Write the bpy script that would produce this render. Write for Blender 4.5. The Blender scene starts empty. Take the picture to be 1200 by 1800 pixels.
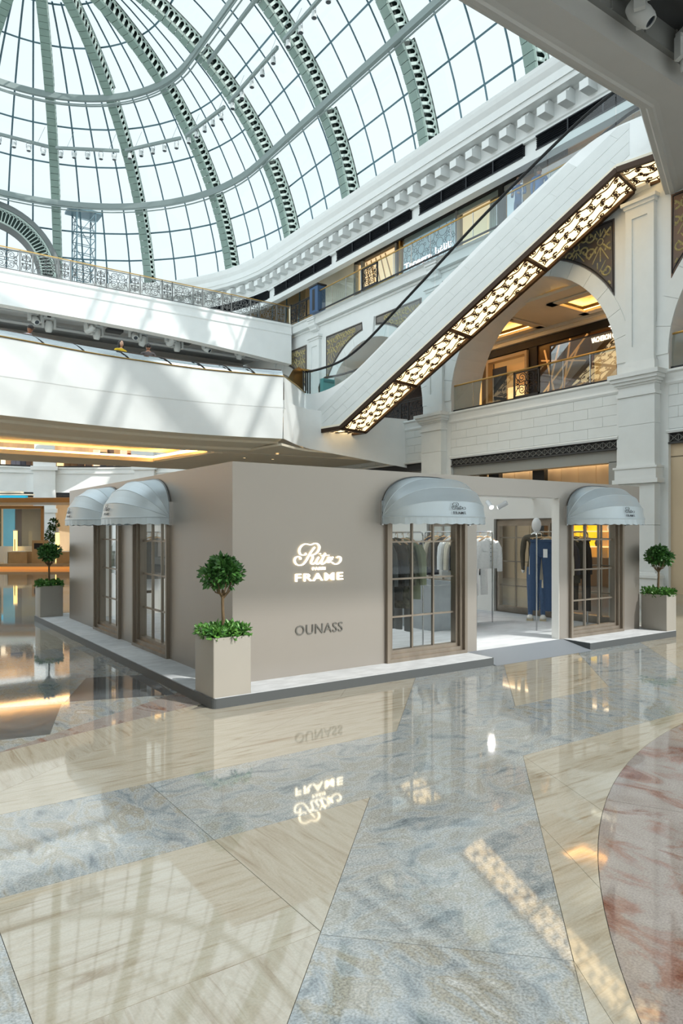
import bpy, bmesh, math, random
from mathutils import Vector, Matrix
random.seed(7)
sc = bpy.context.scene
COL = sc.collection
PI = math.pi

# ---------------------------------------------------------------- camera, world, sun, exposure
YAW = math.radians(34.81)
cam_d = bpy.data.cameras.new('camera')
cam = bpy.data.objects.new('camera', cam_d)
COL.objects.link(cam)
cam.location = (0, 0, 1.75)
cam.rotation_euler = (PI/2, 0, -YAW)
cam_d.sensor_fit = 'VERTICAL'
cam_d.sensor_height = 36.0
cam_d.sensor_width = 24.0
cam_d.lens = 36.0*1231.5/1800.0
cam_d.shift_y = 32.3/1800.0
cam_d.clip_end = 500
sc.camera = cam

world = bpy.data.worlds.new('sky')
sc.world = world
world.use_nodes = True
wn = world.node_tree.nodes
wn['Background'].inputs[0].default_value = (0.85, 0.96, 1.0, 1)
wn['Background'].inputs[1].default_value = 1.45

sun_d = bpy.data.lights.new('sun', 'SUN')
sun_d.energy = 3.6
sun_d.angle = math.radians(0.9)
sun_d.color = (1.0, 0.96, 0.90)
sun = bpy.data.objects.new('sun', sun_d)
COL.objects.link(sun)
sun.rotation_euler = Vector((-0.30, 0.78, -0.80)).to_track_quat('-Z', 'Y').to_euler()

sc.view_settings.view_transform = 'Standard'
sc.view_settings.look = 'None'
sc.view_settings.gamma = 1.0
sc.view_settings.use_curve_mapping = False
sc.view_settings.exposure = 0.41
sc.cycles.use_denoising = True
sc.cycles.max_bounces = 8
sc.cycles.diffuse_bounces = 4
sc.cycles.glossy_bounces = 4
sc.cycles.transmission_bounces = 6
sc.cycles.transparent_max_bounces = 24
sc.cycles.caustics_reflective = False
sc.cycles.caustics_refractive = False
sc.cycles.sample_clamp_indirect = 6.0

# ---------------------------------------------------------------- materials
MATS = {}
def lin(r, g, b):
    f = lambda c: (c/255/12.92) if c <= 10.3 else ((c/255+0.055)/1.055)**2.4
    return (f(r), f(g), f(b), 1)

def mat(name, rgb, rough=0.5, metal=0.0, vary=0.0, scale=8.0, stretch=(1,1,1), bump=0.0, spec=0.5, emit=None, estr=0.0, rgb2=None, coat=0.0, detail=4):
    if name in MATS: return MATS[name]
    m = bpy.data.materials.new(name); m.use_nodes = True
    nt = m.node_tree; p = nt.nodes['Principled BSDF']
    p.inputs['Base Color'].default_value = lin(*rgb)
    p.inputs['Roughness'].default_value = rough
    p.inputs['Metallic'].default_value = metal
    p.inputs['Specular IOR Level'].default_value = spec
    if coat: p.inputs['Coat Weight'].default_value = coat; p.inputs['Coat Roughness'].default_value = 0.05
    if emit:
        p.inputs['Emission Color'].default_value = lin(*emit); p.inputs['Emission Strength'].default_value = estr
    if vary or bump or rgb2:
        tc = nt.nodes.new('ShaderNodeTexCoord'); mp = nt.nodes.new('ShaderNodeMapping'); nz = nt.nodes.new('ShaderNodeTexNoise')
        mp.inputs['Scale'].default_value = stretch
        nz.inputs['Scale'].default_value = scale; nz.inputs['Detail'].default_value = detail
        nt.links.new(tc.outputs['Object'], mp.inputs[0]); nt.links.new(mp.outputs[0], nz.inputs['Vector'])
        if vary or rgb2:
            rp = nt.nodes.new('ShaderNodeValToRGB')
            c = lin(*rgb)
            c2 = lin(*rgb2) if rgb2 else tuple(min(1, x*(1+vary)) for x in c[:3])+(1,)
            c1 = c if rgb2 else tuple(x*(1-vary) for x in c[:3])+(1,)
            rp.color_ramp.elements[0].position = 0.35; rp.color_ramp.elements[0].color = c1
            rp.color_ramp.elements[1].position = 0.65; rp.color_ramp.elements[1].color = c2
            nt.links.new(nz.outputs['Fac'], rp.inputs[0]); nt.links.new(rp.outputs[0], p.inputs['Base Color'])
        if bump:
            b = nt.nodes.new('ShaderNodeBump'); b.inputs['Strength'].default_value = bump; b.inputs['Distance'].default_value = 0.02
            nt.links.new(nz.outputs['Fac'], b.inputs['Height']); nt.links.new(b.outputs[0], p.inputs['Normal'])
    MATS[name] = m
    return m

def glass(name, tint=(235,245,245), refl=0.08, rough=0.02):
    """thin clear pane: mostly see-through, with a mirror share that grows towards grazing angles"""
    if name in MATS: return MATS[name]
    m = bpy.data.materials.new(name); m.use_nodes = True
    nt = m.node_tree; nt.nodes.clear()
    out = nt.nodes.new('ShaderNodeOutputMaterial'); mx = nt.nodes.new('ShaderNodeMixShader')
    tr = nt.nodes.new('ShaderNodeBsdfTransparent'); gl = nt.nodes.new('ShaderNodeBsdfGlossy'); lw = nt.nodes.new('ShaderNodeLayerWeight')
    tr.inputs[0].default_value = lin(*tint); gl.inputs['Roughness'].default_value = rough
    lw.inputs['Blend'].default_value = 0.5
    pw = nt.nodes.new('ShaderNodeMath'); pw.operation = 'POWER'; pw.inputs[1].default_value = 4.0
    ma = nt.nodes.new('ShaderNodeMath'); ma.operation = 'MULTIPLY_ADD'; ma.inputs[1].default_value = 1.0-refl; ma.inputs[2].default_value = refl
    nt.links.new(lw.outputs['Facing'], pw.inputs[0]); nt.links.new(pw.outputs[0], ma.inputs[0])
    nt.links.new(ma.outputs[0], mx.inputs[0]); nt.links.new(tr.outputs[0], mx.inputs[1]); nt.links.new(gl.outputs[0], mx.inputs[2])
    nt.links.new(mx.outputs[0], out.inputs[0])
    MATS[name] = m
    return m

def stone_floor(name, cols, scale, stretch, rot=0.0, rough=0.06, speck=0.5, spec=0.5):
    """polished stone: ramp over distorted stretched noise, plus fine crystal speckle"""
    m = bpy.data.materials.new(name); m.use_nodes = True
    nt = m.node_tree; p = nt.nodes['Principled BSDF']; N = nt.nodes.new; L = nt.links.new
    tc = N('ShaderNodeTexCoord'); mp = N('ShaderNodeMapping'); mp.inputs['Scale'].default_value = stretch; mp.inputs['Rotation'].default_value = (0,0,rot)
    L(tc.outputs['Object'], mp.inputs[0])
    nz = N('ShaderNodeTexNoise'); nz.inputs['Scale'].default_value = scale; nz.inputs['Detail'].default_value = 8; nz.inputs['Roughness'].default_value = 0.62; nz.inputs['Distortion'].default_value = 1.1
    L(mp.outputs[0], nz.inputs['Vector'])
    rp = N('ShaderNodeValToRGB'); cr = rp.color_ramp
    while len(cr.elements) < len(cols): cr.elements.new(0.5)
    for e, (pos, c) in zip(cr.elements, cols): e.position = pos; e.color = lin(*c)
    L(nz.outputs['Fac'], rp.inputs[0])
    n2 = N('ShaderNodeTexNoise'); n2.inputs['Scale'].default_value = 95; n2.inputs['Detail'].default_value = 3; L(tc.outputs['Object'], n2.inputs['Vector'])
    r2 = N('ShaderNodeValToRGB'); r2.color_ramp.elements[0].position = 0.33; r2.color_ramp.elements[1].position = 0.62
    r2.color_ramp.elements[0].color = (1-speck,)*3+(1,); r2.color_ramp.elements[1].color = (1,1,1,1)
    L(n2.outputs['Fac'], r2.inputs[0])
    mx = N('ShaderNodeMix'); mx.data_type = 'RGBA'; mx.blend_type = 'MULTIPLY'; mx.inputs[0].default_value = 1.0
    L(rp.outputs[0], mx.inputs[6]); L(r2.outputs[0], mx.inputs[7]); L(mx.outputs[2], p.inputs['Base Color'])
    p.inputs['Roughness'].default_value = rough; p.inputs['IOR'].default_value = 2.2; p.inputs['Specular IOR Level'].default_value = spec
    MATS[name] = m
    return m

M_STONE = mat('white limestone', (224,227,226), 0.55, vary=0.012, scale=3.0)
M_STONE2 = mat('white limestone block', (222,226,225), 0.5, vary=0.02, scale=2.2)
M_JOINT = mat('stone joint', (196,199,197), 0.8)
M_PLASTER = mat('white plaster', (240,243,243), 0.5, vary=0.02, scale=1.5)
M_SOFFIT = mat('cream soffit paint', (238,230,212), 0.7, vary=0.02, scale=1.0)
M_GREYCEIL = mat('grey service ceiling', (172,174,174), 0.8, vary=0.06, scale=1.0)
M_DARKCEIL = mat('dark service ceiling', (66,68,69), 0.85, vary=0.1, scale=1.0)
M_SLABSOFFIT = mat('grey painted soffit', (214,213,209), 0.6, vary=0.02, scale=1.0)
M_GREEN = mat('sage green steel', (122,144,136), 0.45, vary=0.05, scale=2.0)
M_GREEND = mat('dark green steel', (34,54,50), 0.6)  # on the rib web this dark tone stands in for shade
M_GREENW = mat('pale sage tracery', (186,202,196), 0.5)
M_BAR = mat('blue grey glazing bar', (84,116,128), 0.4, metal=0.2)
M_RINGM = mat('grey green ring beam', (134,147,146), 0.45)
M_IRON = mat('black wrought iron', (40,40,42), 0.45, metal=0.4)
M_IRONG = mat('grey wrought iron', (112,114,114), 0.45, metal=0.4)
M_GOLD = mat('brushed gold', (196,160,98), 0.28, metal=1.0)
M_BRONZE = mat('dark bronze', (62,46,34), 0.4, metal=0.6)
M_BLACK = mat('black paint', (22,23,26), 0.5)
M_LOUVRE = mat('black louvre metal', (24,28,34), 0.4, metal=0.3)
M_STEEL = mat('brushed steel', (190,192,194), 0.25, metal=1.0)
M_CHROME = mat('silver cap panel', (206,212,216), 0.15, metal=1.0, vary=0.06, scale=2, stretch=(1,1,14))
M_PAV = mat('champagne metallic paint', (168,162,155), 0.38, metal=0.7, vary=0.012, scale=0.7)
M_PAVIN = mat('interior white wall', (238,236,231), 0.6)
M_WFRAME = mat('weathered silver frame', (150,140,128), 0.36, metal=0.75, vary=0.12, scale=5, stretch=(1,1,0.15))
M_AWN = mat('silver awning fabric', (204,217,225), 0.42, metal=0.25, vary=0.02, scale=3)
M_PLAT = mat('pale grey carpet', (190,194,197), 0.9, vary=0.10, scale=5, stretch=(1,2.2,1), bump=0.1)
M_PLATE = mat('charcoal plinth edge', (74,78,80), 0.5)
M_RAMP = mat('slate ramp', (112,119,126), 0.6)
M_INFLOOR = mat('pale grey concrete carpet', (196,199,202), 0.85, vary=0.08, scale=3, stretch=(1,3,1))
M_LETTER = mat('lit warm lettering', (255,246,222), 0.4, emit=(255,240,205), estr=2.6)
M_LETTERD = mat('engraved grey lettering', (108,108,104), 0.4, metal=0.3)
M_INK = mat('dark print', (58,62,68), 0.7)
M_LEAF = mat('dark green leaf', (40,84,38), 0.45, rgb2=(78,128,58), scale=14)
M_LEAF2 = mat('bright green leaf', (46,98,36), 0.45, rgb2=(96,148,62), scale=14)
M_BARK = mat('brown bark', (104,86,62), 0.85, vary=0.25, scale=30, stretch=(1,1,0.3), bump=0.3)
M_SOIL = mat('dark soil', (42,34,28), 0.95)
M_PLANTER = mat('matte champagne planter', (166,162,154), 0.5, metal=0.35, vary=0.015, scale=2)
M_WARM = mat('warm cove light', (255,214,140), 0.5, emit=(255,196,110), estr=12.0)
M_PANELL = mat('warm lit panel', (255,236,196), 0.5, emit=(255,220,164), estr=1.7)
M_STRIP = mat('soft white strip light', (255,236,206), 0.5, emit=(255,226,186), estr=5.0)
M_NEARSLAB = mat('grey near bridge soffit', (190,190,187), 0.6, vary=0.02, scale=1.0)  # one even grey, darker than the other painted soffit
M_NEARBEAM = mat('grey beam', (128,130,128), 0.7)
M_WARMW = mat('warm shop wall', (214,178,128), 0.7, vary=0.06, scale=1.0)
M_BEIGEP = mat('beige padded panel', (206,186,156), 0.6, vary=0.03, scale=1.0)
M_DKBROWN = mat('dark brown panel', (64,46,34), 0.35, vary=0.15, scale=2)
M_MOSAIC = mat('dark blue brown mosaic', (70,74,82), 0.5, rgb2=(92,78,68), scale=2.0)
M_MOSAICG = mat('grey brown mosaic', (104,100,94), 0.5, rgb2=(122,116,108), scale=2.0)
M_MOSAICR = mat('rust brown mosaic', (116,82,58), 0.5, rgb2=(86,72,62), scale=2.0)
M_MGOLD = mat('pale gold mosaic line', (172,160,112), 0.45, vary=0.2, scale=20)
M_CURTAIN = mat('cream curtain', (232,222,204), 0.8)
G_DOME = glass('dome glass', (196,199,199), 0.02)
G_RAIL = glass('balustrade glass', (226,238,240), 0.07)
G_WIN = glass('window glass', (244,247,247), 0.035)
G_BLUE = glass('blue tinted glass', (150,190,220), 0.10)
GRAN = stone_floor('blue grey granite', [(0.26,(94,104,110)),(0.38,(136,146,150)),(0.50,(162,168,168)),(0.59,(150,152,146)),(0.74,(182,186,185))], 3.2, (1,1.7,1), 0.5, 0.04, 0.46)
GRAN2 = stone_floor('blue grey granite vein', [(0.26,(90,100,107)),(0.38,(132,142,147)),(0.50,(158,164,164)),(0.59,(146,144,132)),(0.74,(182,186,185))], 3.4, (1.7,1,1), -0.4, 0.04, 0.46)
TRAV = stone_floor('beige veined stone', [(0.28,(132,119,98)),(0.42,(156,150,134)),(0.56,(165,162,149)),(0.72,(145,135,115))], 1.6, (1,9,1), 0.25, 0.04, 0.10)
TRAV2 = stone_floor('beige veined stone crosswise', [(0.28,(130,117,98)),(0.42,(154,148,133)),(0.56,(163,160,147)),(0.72,(143,133,114))], 1.6, (9,1,1), 0.35, 0.04, 0.10)
REDS = stone_floor('rose granite', [(0.30,(108,70,58)),(0.39,(132,104,94)),(0.47,(140,133,128)),(0.58,(148,142,138)),(0.68,(114,80,68))], 1.7, (1.6,1,1), 0.6, 0.04, 0.30)
DARKS = stone_floor('dark grey granite', [(0.3,(60,66,72)),(0.6,(92,98,102))], 3.0, (1,1,1), 0, 0.05, 0.3)

# ---------------------------------------------------------------- geometry helpers
class MB:
    """collects faces and links them as one mesh object"""
    def __init__(s): s.v = []; s.f = []
    def add(s, vs, fs):
        n = len(s.v); s.v += [tuple(v) for v in vs]; s.f += [tuple(i+n for i in f) for f in fs]; return s
    def box(s, x0, x1, y0, y1, z0, z1):
        return s.add([(x0,y0,z0),(x1,y0,z0),(x1,y1,z0),(x0,y1,z0),(x0,y0,z1),(x1,y0,z1),(x1,y1,z1),(x0,y1,z1)],
                     [(0,3,2,1),(4,5,6,7),(0,1,5,4),(1,2,6,5),(2,3,7,6),(3,0,4,7)])
    def quad(s, a, b, c, d): return s.add([a,b,c,d], [(0,1,2,3)])
    def bar(s, a, b, w, h, up=(0,0,1)):
        a = Vector(a); b = Vector(b); d = (b-a).normalized(); u = Vector(up)
        sd = d.cross(u)
        if sd.length < 1e-4: sd = d.cross(Vector((1,0,0)))
        sd.normalize(); u = sd.cross(d).normalized(); sd *= w/2; u = u*h/2
        return s.add([a-sd-u,a+sd-u,a+sd+u,a-sd+u,b-sd-u,b+sd-u,b+sd+u,b-sd+u], [(0,3,2,1),(4,5,6,7),(0,1,5,4),(1,2,6,5),(2,3,7,6),(3,0,4,7)])
    def tube(s, pts, r, n=6, closed=False, cap=True):
        P = [Vector(p) for p in pts]; m = len(P); rr = r if isinstance(r, (list, tuple)) else [r]*m
        base = len(s.v); prev = None
        for i in range(m):
            if closed: t = P[(i+1) % m]-P[i-1]
            else: t = P[min(i+1, m-1)]-P[max(i-1, 0)]
            if t.length < 1e-9: t = Vector((0,0,1))
            t.normalize()
            if prev is None:
                a = t.cross(Vector((0,0,1)))
                if a.length < 1e-3: a = t.cross(Vector((1,0,0)))
            else:
                a = prev-t*prev.dot(t)
                if a.length < 1e-4: a = t.cross(Vector((0.3,0.5,0.8)))
            a.normalize(); b = t.cross(a); prev = a
            for k in range(n):
                an = 2*PI*k/n
                s.v.append(tuple(P[i]+(a*math.cos(an)+b*math.sin(an))*rr[i]))
        for i in range(m if closed else m-1):
            for k in range(n):
                i2 = (i+1) % m
                s.f.append((base+i*n+k, base+i*n+(k+1) % n, base+i2*n+(k+1) % n, base+i2*n+k))
        if cap and not closed:
            s.f.append(tuple(base+k for k in range(n))[::-1]); s.f.append(tuple(base+(m-1)*n+k for k in range(n)))
        return s
    def prism(s, poly, fn, d0, d1, sides=True):
        """poly of (u,v); fn(u,v,d) -> xyz; solid between d0 and d1"""
        n = len(poly)
        vs = [fn(u,v,d0) for u,v in poly]+[fn(u,v,d1) for u,v in poly]
        fs = [tuple(range(n))[::-1], tuple(range(n,2*n))]
        if sides: fs += [(i,(i+1) % n,n+(i+1) % n,n+i) for i in range(n)]
        return s.add(vs, fs)
    def strip(s, A, B):
        """quads between two equally long point rows"""
        n = len(A); return s.add(list(A)+list(B), [(i,i+1,n+i+1,n+i) for i in range(n-1)])
    def lathe(s, prof, c=(0,0,0), n=16, cap=True):
        b = len(s.v); m = len(prof)
        for r,z in prof:
            for k in range(n):
                a = 2*PI*k/n; s.v.append((c[0]+r*math.cos(a), c[1]+r*math.sin(a), c[2]+z))
        for i in range(m-1):
            for k in range(n): s.f.append((b+i*n+k, b+i*n+(k+1) % n, b+(i+1)*n+(k+1) % n, b+(i+1)*n+k))
        if cap: s.f.append(tuple(b+k for k in range(n))[::-1]); s.f.append(tuple(b+(m-1)*n+k for k in range(n)))
        return s
    def ball(s, c, r, n=10, m=7):
        rx,ry,rz = r if isinstance(r, tuple) else (r,r,r)
        b = len(s.v)
        for i in range(m+1):
            p = PI*i/m
            for k in range(n):
                a = 2*PI*k/n; s.v.append((c[0]+rx*math.sin(p)*math.cos(a), c[1]+ry*math.sin(p)*math.sin(a), c[2]+rz*math.cos(p)))
        for i in range(m):
            for k in range(n): s.f.append((b+i*n+k, b+(i+1)*n+k, b+(i+1)*n+(k+1) % n, b+i*n+(k+1) % n))
        return s
    def mesh(s, name, m, smooth=False, fix=True):
        me = bpy.data.meshes.new(name); me.from_pydata(s.v, [], s.f)
        if fix:
            bm = bmesh.new(); bm.from_mesh(me); bmesh.ops.recalc_face_normals(bm, faces=bm.faces); bm.to_mesh(me); bm.free()
        if smooth:
            me.polygons.foreach_set('use_smooth', [True]*len(me.polygons))
            if smooth != 'all': me.set_sharp_from_angle(angle=math.radians(40))
        if m: me.materials.append(m)
        return me
    def build(s, name, m, parent=None, smooth=False, fix=True):
        return obj(name, s.mesh(name, m, smooth, fix), parent)

def obj(name, data, parent=None, loc=None, rot=None, scale=None):
    o = bpy.data.objects.new(name, data); COL.objects.link(o)
    if parent: o.parent = parent
    if loc: o.location = loc
    if rot: o.rotation_euler = rot
    if scale: o.scale = scale if isinstance(scale, (tuple, list)) else (scale,)*3
    return o
def tag(o, label=None, cat=None, group=None, kind=None):
    if label: o['label'] = label
    if cat: o['category'] = cat
    if group: o['group'] = group
    if kind: o['kind'] = kind
    return o
def thing(name, label, cat, loc=(0,0,0), rotz=0.0, group=None):
    o = obj(name, None, None, loc, (0,0,rotz)); o.empty_display_size = 0.1
    return tag(o, label, cat, group)
def structure(name, label, loc=(0,0,0)):
    o = obj(name, None, None, loc); return tag(o, label, None, None, 'structure')
def dup(root, loc, rotz=None, label=None, group=None):
    def cp(o, par):
        c = o.copy(); COL.objects.link(c)
        if par: c.parent = par; c.matrix_parent_inverse = o.matrix_parent_inverse.copy()
        for ch in o.children: cp(ch, c)
        return c
    r = cp(root, None); r.location = loc
    if rotz is not None: r.rotation_euler = (root.rotation_euler[0], root.rotation_euler[1], rotz)
    if label: r['label'] = label
    if group: r['group'] = group
    return r
def text(name, body, m, size, loc, rot, parent=None, extrude=0.01, offset=0.0, spacing=1.0, w=None, h=None):
    """lettering as a mesh of its own, centred, fitted to w by h"""
    cu = bpy.data.curves.new(name, 'FONT'); cu.body = body; cu.size = size; cu.extrude = extrude; cu.offset = offset
    cu.space_character = spacing; cu.resolution_u = 3
    o = bpy.data.objects.new(name+'_tmp', cu); COL.objects.link(o)
    dg = bpy.context.evaluated_depsgraph_get(); me = bpy.data.meshes.new_from_object(o.evaluated_get(dg)); me.name = name
    bpy.data.objects.remove(o); bpy.data.curves.remove(cu)
    xs = [v.co.x for v in me.vertices]; ys = [v.co.y for v in me.vertices]
    if xs:
        x0,x1,y0,y1 = min(xs),max(xs),min(ys),max(ys); kx = w/(x1-x0) if w else 1; ky = h/(y1-y0) if h else 1
        for v in me.vertices: v.co.x = (v.co.x-(x0+x1)/2)*kx; v.co.y = (v.co.y-(y0+y1)/2)*ky
    me.materials.clear(); me.materials.append(m)
    return obj(name, me, parent, loc, rot)
def catmull(pts, n=6, closed=False):
    P = [Vector(p) for p in pts]; out = []; m = len(P)
    rng = range(m) if closed else range(m-1)
    for i in rng:
        p1 = P[i]; p2 = P[(i+1) % m]
        p0 = P[i-1] if (closed or i > 0) else p1*2-p2
        p3 = P[(i+2) % m] if (closed or i+2 < m) else p2*2-p1
        for k in range(n):
            t = k/n
            out.append(0.5*((2*p1)+(p2-p0)*t+(2*p0-5*p1+4*p2-p3)*t*t+(3*p1-p0-3*p2+p3)*t**3))
    if not closed: out.append(P[-1].copy())
    return out
def arc2(cx, cy, r, a0, a1, n=12): return [(cx+r*math.cos(a0+(a1-a0)*i/n), cy+r*math.sin(a0+(a1-a0)*i/n)) for i in range(n+1)]
def spiral(cx, cy, r0, r1, a0, turns, n=14):
    return [(cx+(r0+(r1-r0)*i/n)*math.cos(a0+2*PI*turns*i/n), cy+(r0+(r1-r0)*i/n)*math.sin(a0+2*PI*turns*i/n)) for i in range(n+1)]

def scroll_curves(w, h):
    """the scrolls of one ornamental ironwork panel, inside 0..w by 0..h, as 2D polylines"""
    C = []
    cx, cy = w/2, h/2; r = min(w, h)*0.16
    C.append(arc2(cx, cy, r*0.62, 0, 2*PI, 12))
    for sx in (-1, 1):
        for sy in (-1, 1):
            mx = lambda pts: [(cx+sx*(x-cx), cy+sy*(y-cy)) for x, y in pts]
            C.append(mx(spiral(cx+w*0.20, cy+h*0.27, r*0.25, r*1.15, PI*0.2, 1.35)))
            C.append(mx(spiral(cx+w*0.37, cy+h*0.13, r*0.2, r*0.8, -PI*0.6, 1.2)))
            C.append(mx([tuple(p)[:2] for p in catmull([(cx+r*0.5,cy+r*0.4,0),(cx+w*0.12,cy+h*0.10,0),(cx+w*0.27,cy+h*0.07,0),(cx+w*0.45,cy+h*0.30,0),(cx+w*0.46,cy+h*0.47,0)], 4)]))
            C.append(mx([tuple(p)[:2] for p in catmull([(cx,cy+r*0.6,0),(cx+w*0.04,cy+h*0.25,0),(cx+w*0.02,cy+h*0.38,0),(cx+w*0.10,cy+h*0.46,0)], 4)]))
    return C
# ================================================================ FLOOR
def inset(poly, d):
    n = len(poly); ar = sum(poly[i][0]*poly[(i+1) % n][1]-poly[(i+1) % n][0]*poly[i][1] for i in range(n))
    s = 1 if ar > 0 else -1; out = []
    for i in range(n):
        p0 = Vector(poly[i-1]); p1 = Vector(poly[i]); p2 = Vector(poly[(i+1) % n])
        e1 = (p1-p0).normalized(); e2 = (p2-p1).normalized()
        n1 = Vector((-e1.y, e1.x))*s; n2 = Vector((-e2.y, e2.x))*s
        k = n1+n2; den = 1+n1.dot(n2)
        out.append(tuple(p1+k*(d/max(den, 0.3))))
    return out
floor = structure('floor', 'polished granite and beige stone floor of the shopping hall')
MB().box(-14, 30, -8, 60, -0.2, -0.004).build('floor_bed', mat('floor joint grout', (96,92,84), 0.6), floor)
def slab(poly, m, z=0.0, gap=0.0016):
    return MB().prism(inset(poly, gap), lambda u,v,d: (u,v,d), z-0.012, z).build('slab', m, floor)
CC = (7.04, -2.97); CR = 6.478
def circ_pt(a): return (CC[0]+CR*math.cos(a), CC[1]+CR*math.sin(a))
# grey band with one cross joint, its continuation towards the camera between two 45 degree joints
for x0, x1, m in ((-3.5,1.67,GRAN2),(1.67,5.2,GRAN),(5.2,8.75,GRAN2),(8.75,12.3,GRAN),(12.3,16.0,GRAN2),(16.0,19,GRAN)):
    slab([(x0,3.665),(x1,3.665),(x1,4.74),(x0,4.74)], m)
slab([(2.775,3.665),(4.265,3.665),(2.4,1.8),(1.655,2.545)], GRAN)
slab([(1.655,2.545),(2.4,1.8),(0.6,0.0),(-0.145,0.745)], GRAN2)
slab([(1.67,3.665),(2.775,3.665),(1.67,2.56)], TRAV2)
slab([(0.52,3.665),(1.67,3.665),(1.67,2.56),(0.52,2.56)], TRAV)
slab([(0.52,2.56),(1.67,2.56),(-0.37,0.52),(-0.37,2.56)][:1]+[(1.67,2.56),(0.52,1.41)], TRAV2)
slab([(-3.5,3.665),(0.52,3.665),(0.52,1.41),(-3.5,1.41)], GRAN2)
slab([(-3.5,1.41),(0.52,1.41),(-0.145,0.745),(-0.9,0.0),(-3.5,0.0)], GRAN)
# beige strip between the grey tongue and the rose circle, in pieces
def on_diag(x): return (x, x-0.6)
aa = [PI*0.985, PI*0.88, PI*0.795, PI*0.715, PI*0.665, PI*0.56]
dg = [on_diag(-0.2), on_diag(1.2), on_diag(2.4), on_diag(3.35), (4.265,3.665), (7.4,3.665)]
for i in range(5):
    a0, a1 = aa[i], aa[i+1]
    arc = [circ_pt(a1+(a0-a1)*k/8) for k in range(9)]
    slab([dg[i], dg[i+1]]+arc, TRAV if i != 3 else TRAV)
slab([(7.4,3.665),(19,3.665),(19,0.5)]+[circ_pt(PI*(0.18+(0.56-0.18)*k/14)) for k in range(15)], TRAV)
# rose circle in sectors
for i in range(9):
    a0 = PI*(0.08+0.115*i); a1 = PI*(0.08+0.115*(i+1))
    arc = [circ_pt(a0+(a1-a0)*k/10) for k in range(11)]
    inner = [(CC[0]+2.2*math.cos(a), CC[1]+2.2*math.sin(a)) for a in (a1, a0)]
    slab(arc+inner, REDS)
# band beside the pavilion front: slanting pieces
slab([(1.77,4.74),(3.88,4.74),(5.2,6.06),(4.2,6.06)], TRAV)
slab([(0.2,4.74),(1.77,4.74),(4.2,6.06),(4.58,6.45),(2.68,6.45)], TRAV)
slab([(4.2,6.06),(5.2,6.06),(5.59,6.45),(4.58,6.45)], TRAV)
xs = [3.88, 5.4, 6.94, 8.5, 10.05, 11.6, 13.15, 14.7, 16.3, 18]
for i in range(9):
    a, b = xs[i], xs[i+1]
    slab([(a,4.74),(b,4.74),(b+1.71,6.45),(a+1.71,6.45)], [GRAN, TRAV][i % 2])
# left: rose band, veined grey, dark inlays
slab([(-3.5,4.74),(0.2,4.74),(2.68,6.45),(2.9,6.62),(-3.5,4.80)], TRAV2)
slab([(-3.5,4.80),(2.9,6.62),(2.9,7.24),(0.9,6.06),(-3.5,5.2)], REDS)
slab([(-3.5,5.2),(0.9,6.06),(2.9,7.24),(2.9,8.7),(-3.5,8.7)], GRAN2)
slab([(1.76,7.47),(2.81,7.14),(2.9,8.33),(2.26,8.56)], DARKS, 0.0007)
slab([(-2.5,7.9),(1.18,7.6),(1.72,7.42),(1.38,6.36),(1.0,6.42),(-2.5,6.3)], DARKS, 0.0007)
# the rest of the hall, a grid of large slabs
yy = [8.7,10.9,13.1,15.3,17.5,20,23,26,29.5,33,37,42,47,56]
for j in range(len(yy)-1):
    for i in range(5):
        x0 = -3.5+i*2.2 if j < 3 else -3.5+i*5; x1 = x0+(2.2 if j < 3 else 5)
        if j < 3 and x1 > 3.2: x1 = 2.9 if x0 < 2.9 else x1
        if j < 3 and x0 >= 2.9: continue
        slab([(x0,yy[j]),(x1,yy[j]),(x1,yy[j+1]),(x0,yy[j+1])], [TRAV2,GRAN,REDS,TRAV,GRAN2][(i*2+j) % 5])
for j, (y0,y1) in enumerate(((6.45,9),(9,12),(12,15.3))):
    for i, (x0,x1) in enumerate(((11.1,14.0),(14.0,16.6),(16.6,19.0))):
        slab([(x0,y0),(x1,y0),(x1,y1),(x0,y1)], [TRAV,GRAN,REDS][(i+j) % 3])

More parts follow.
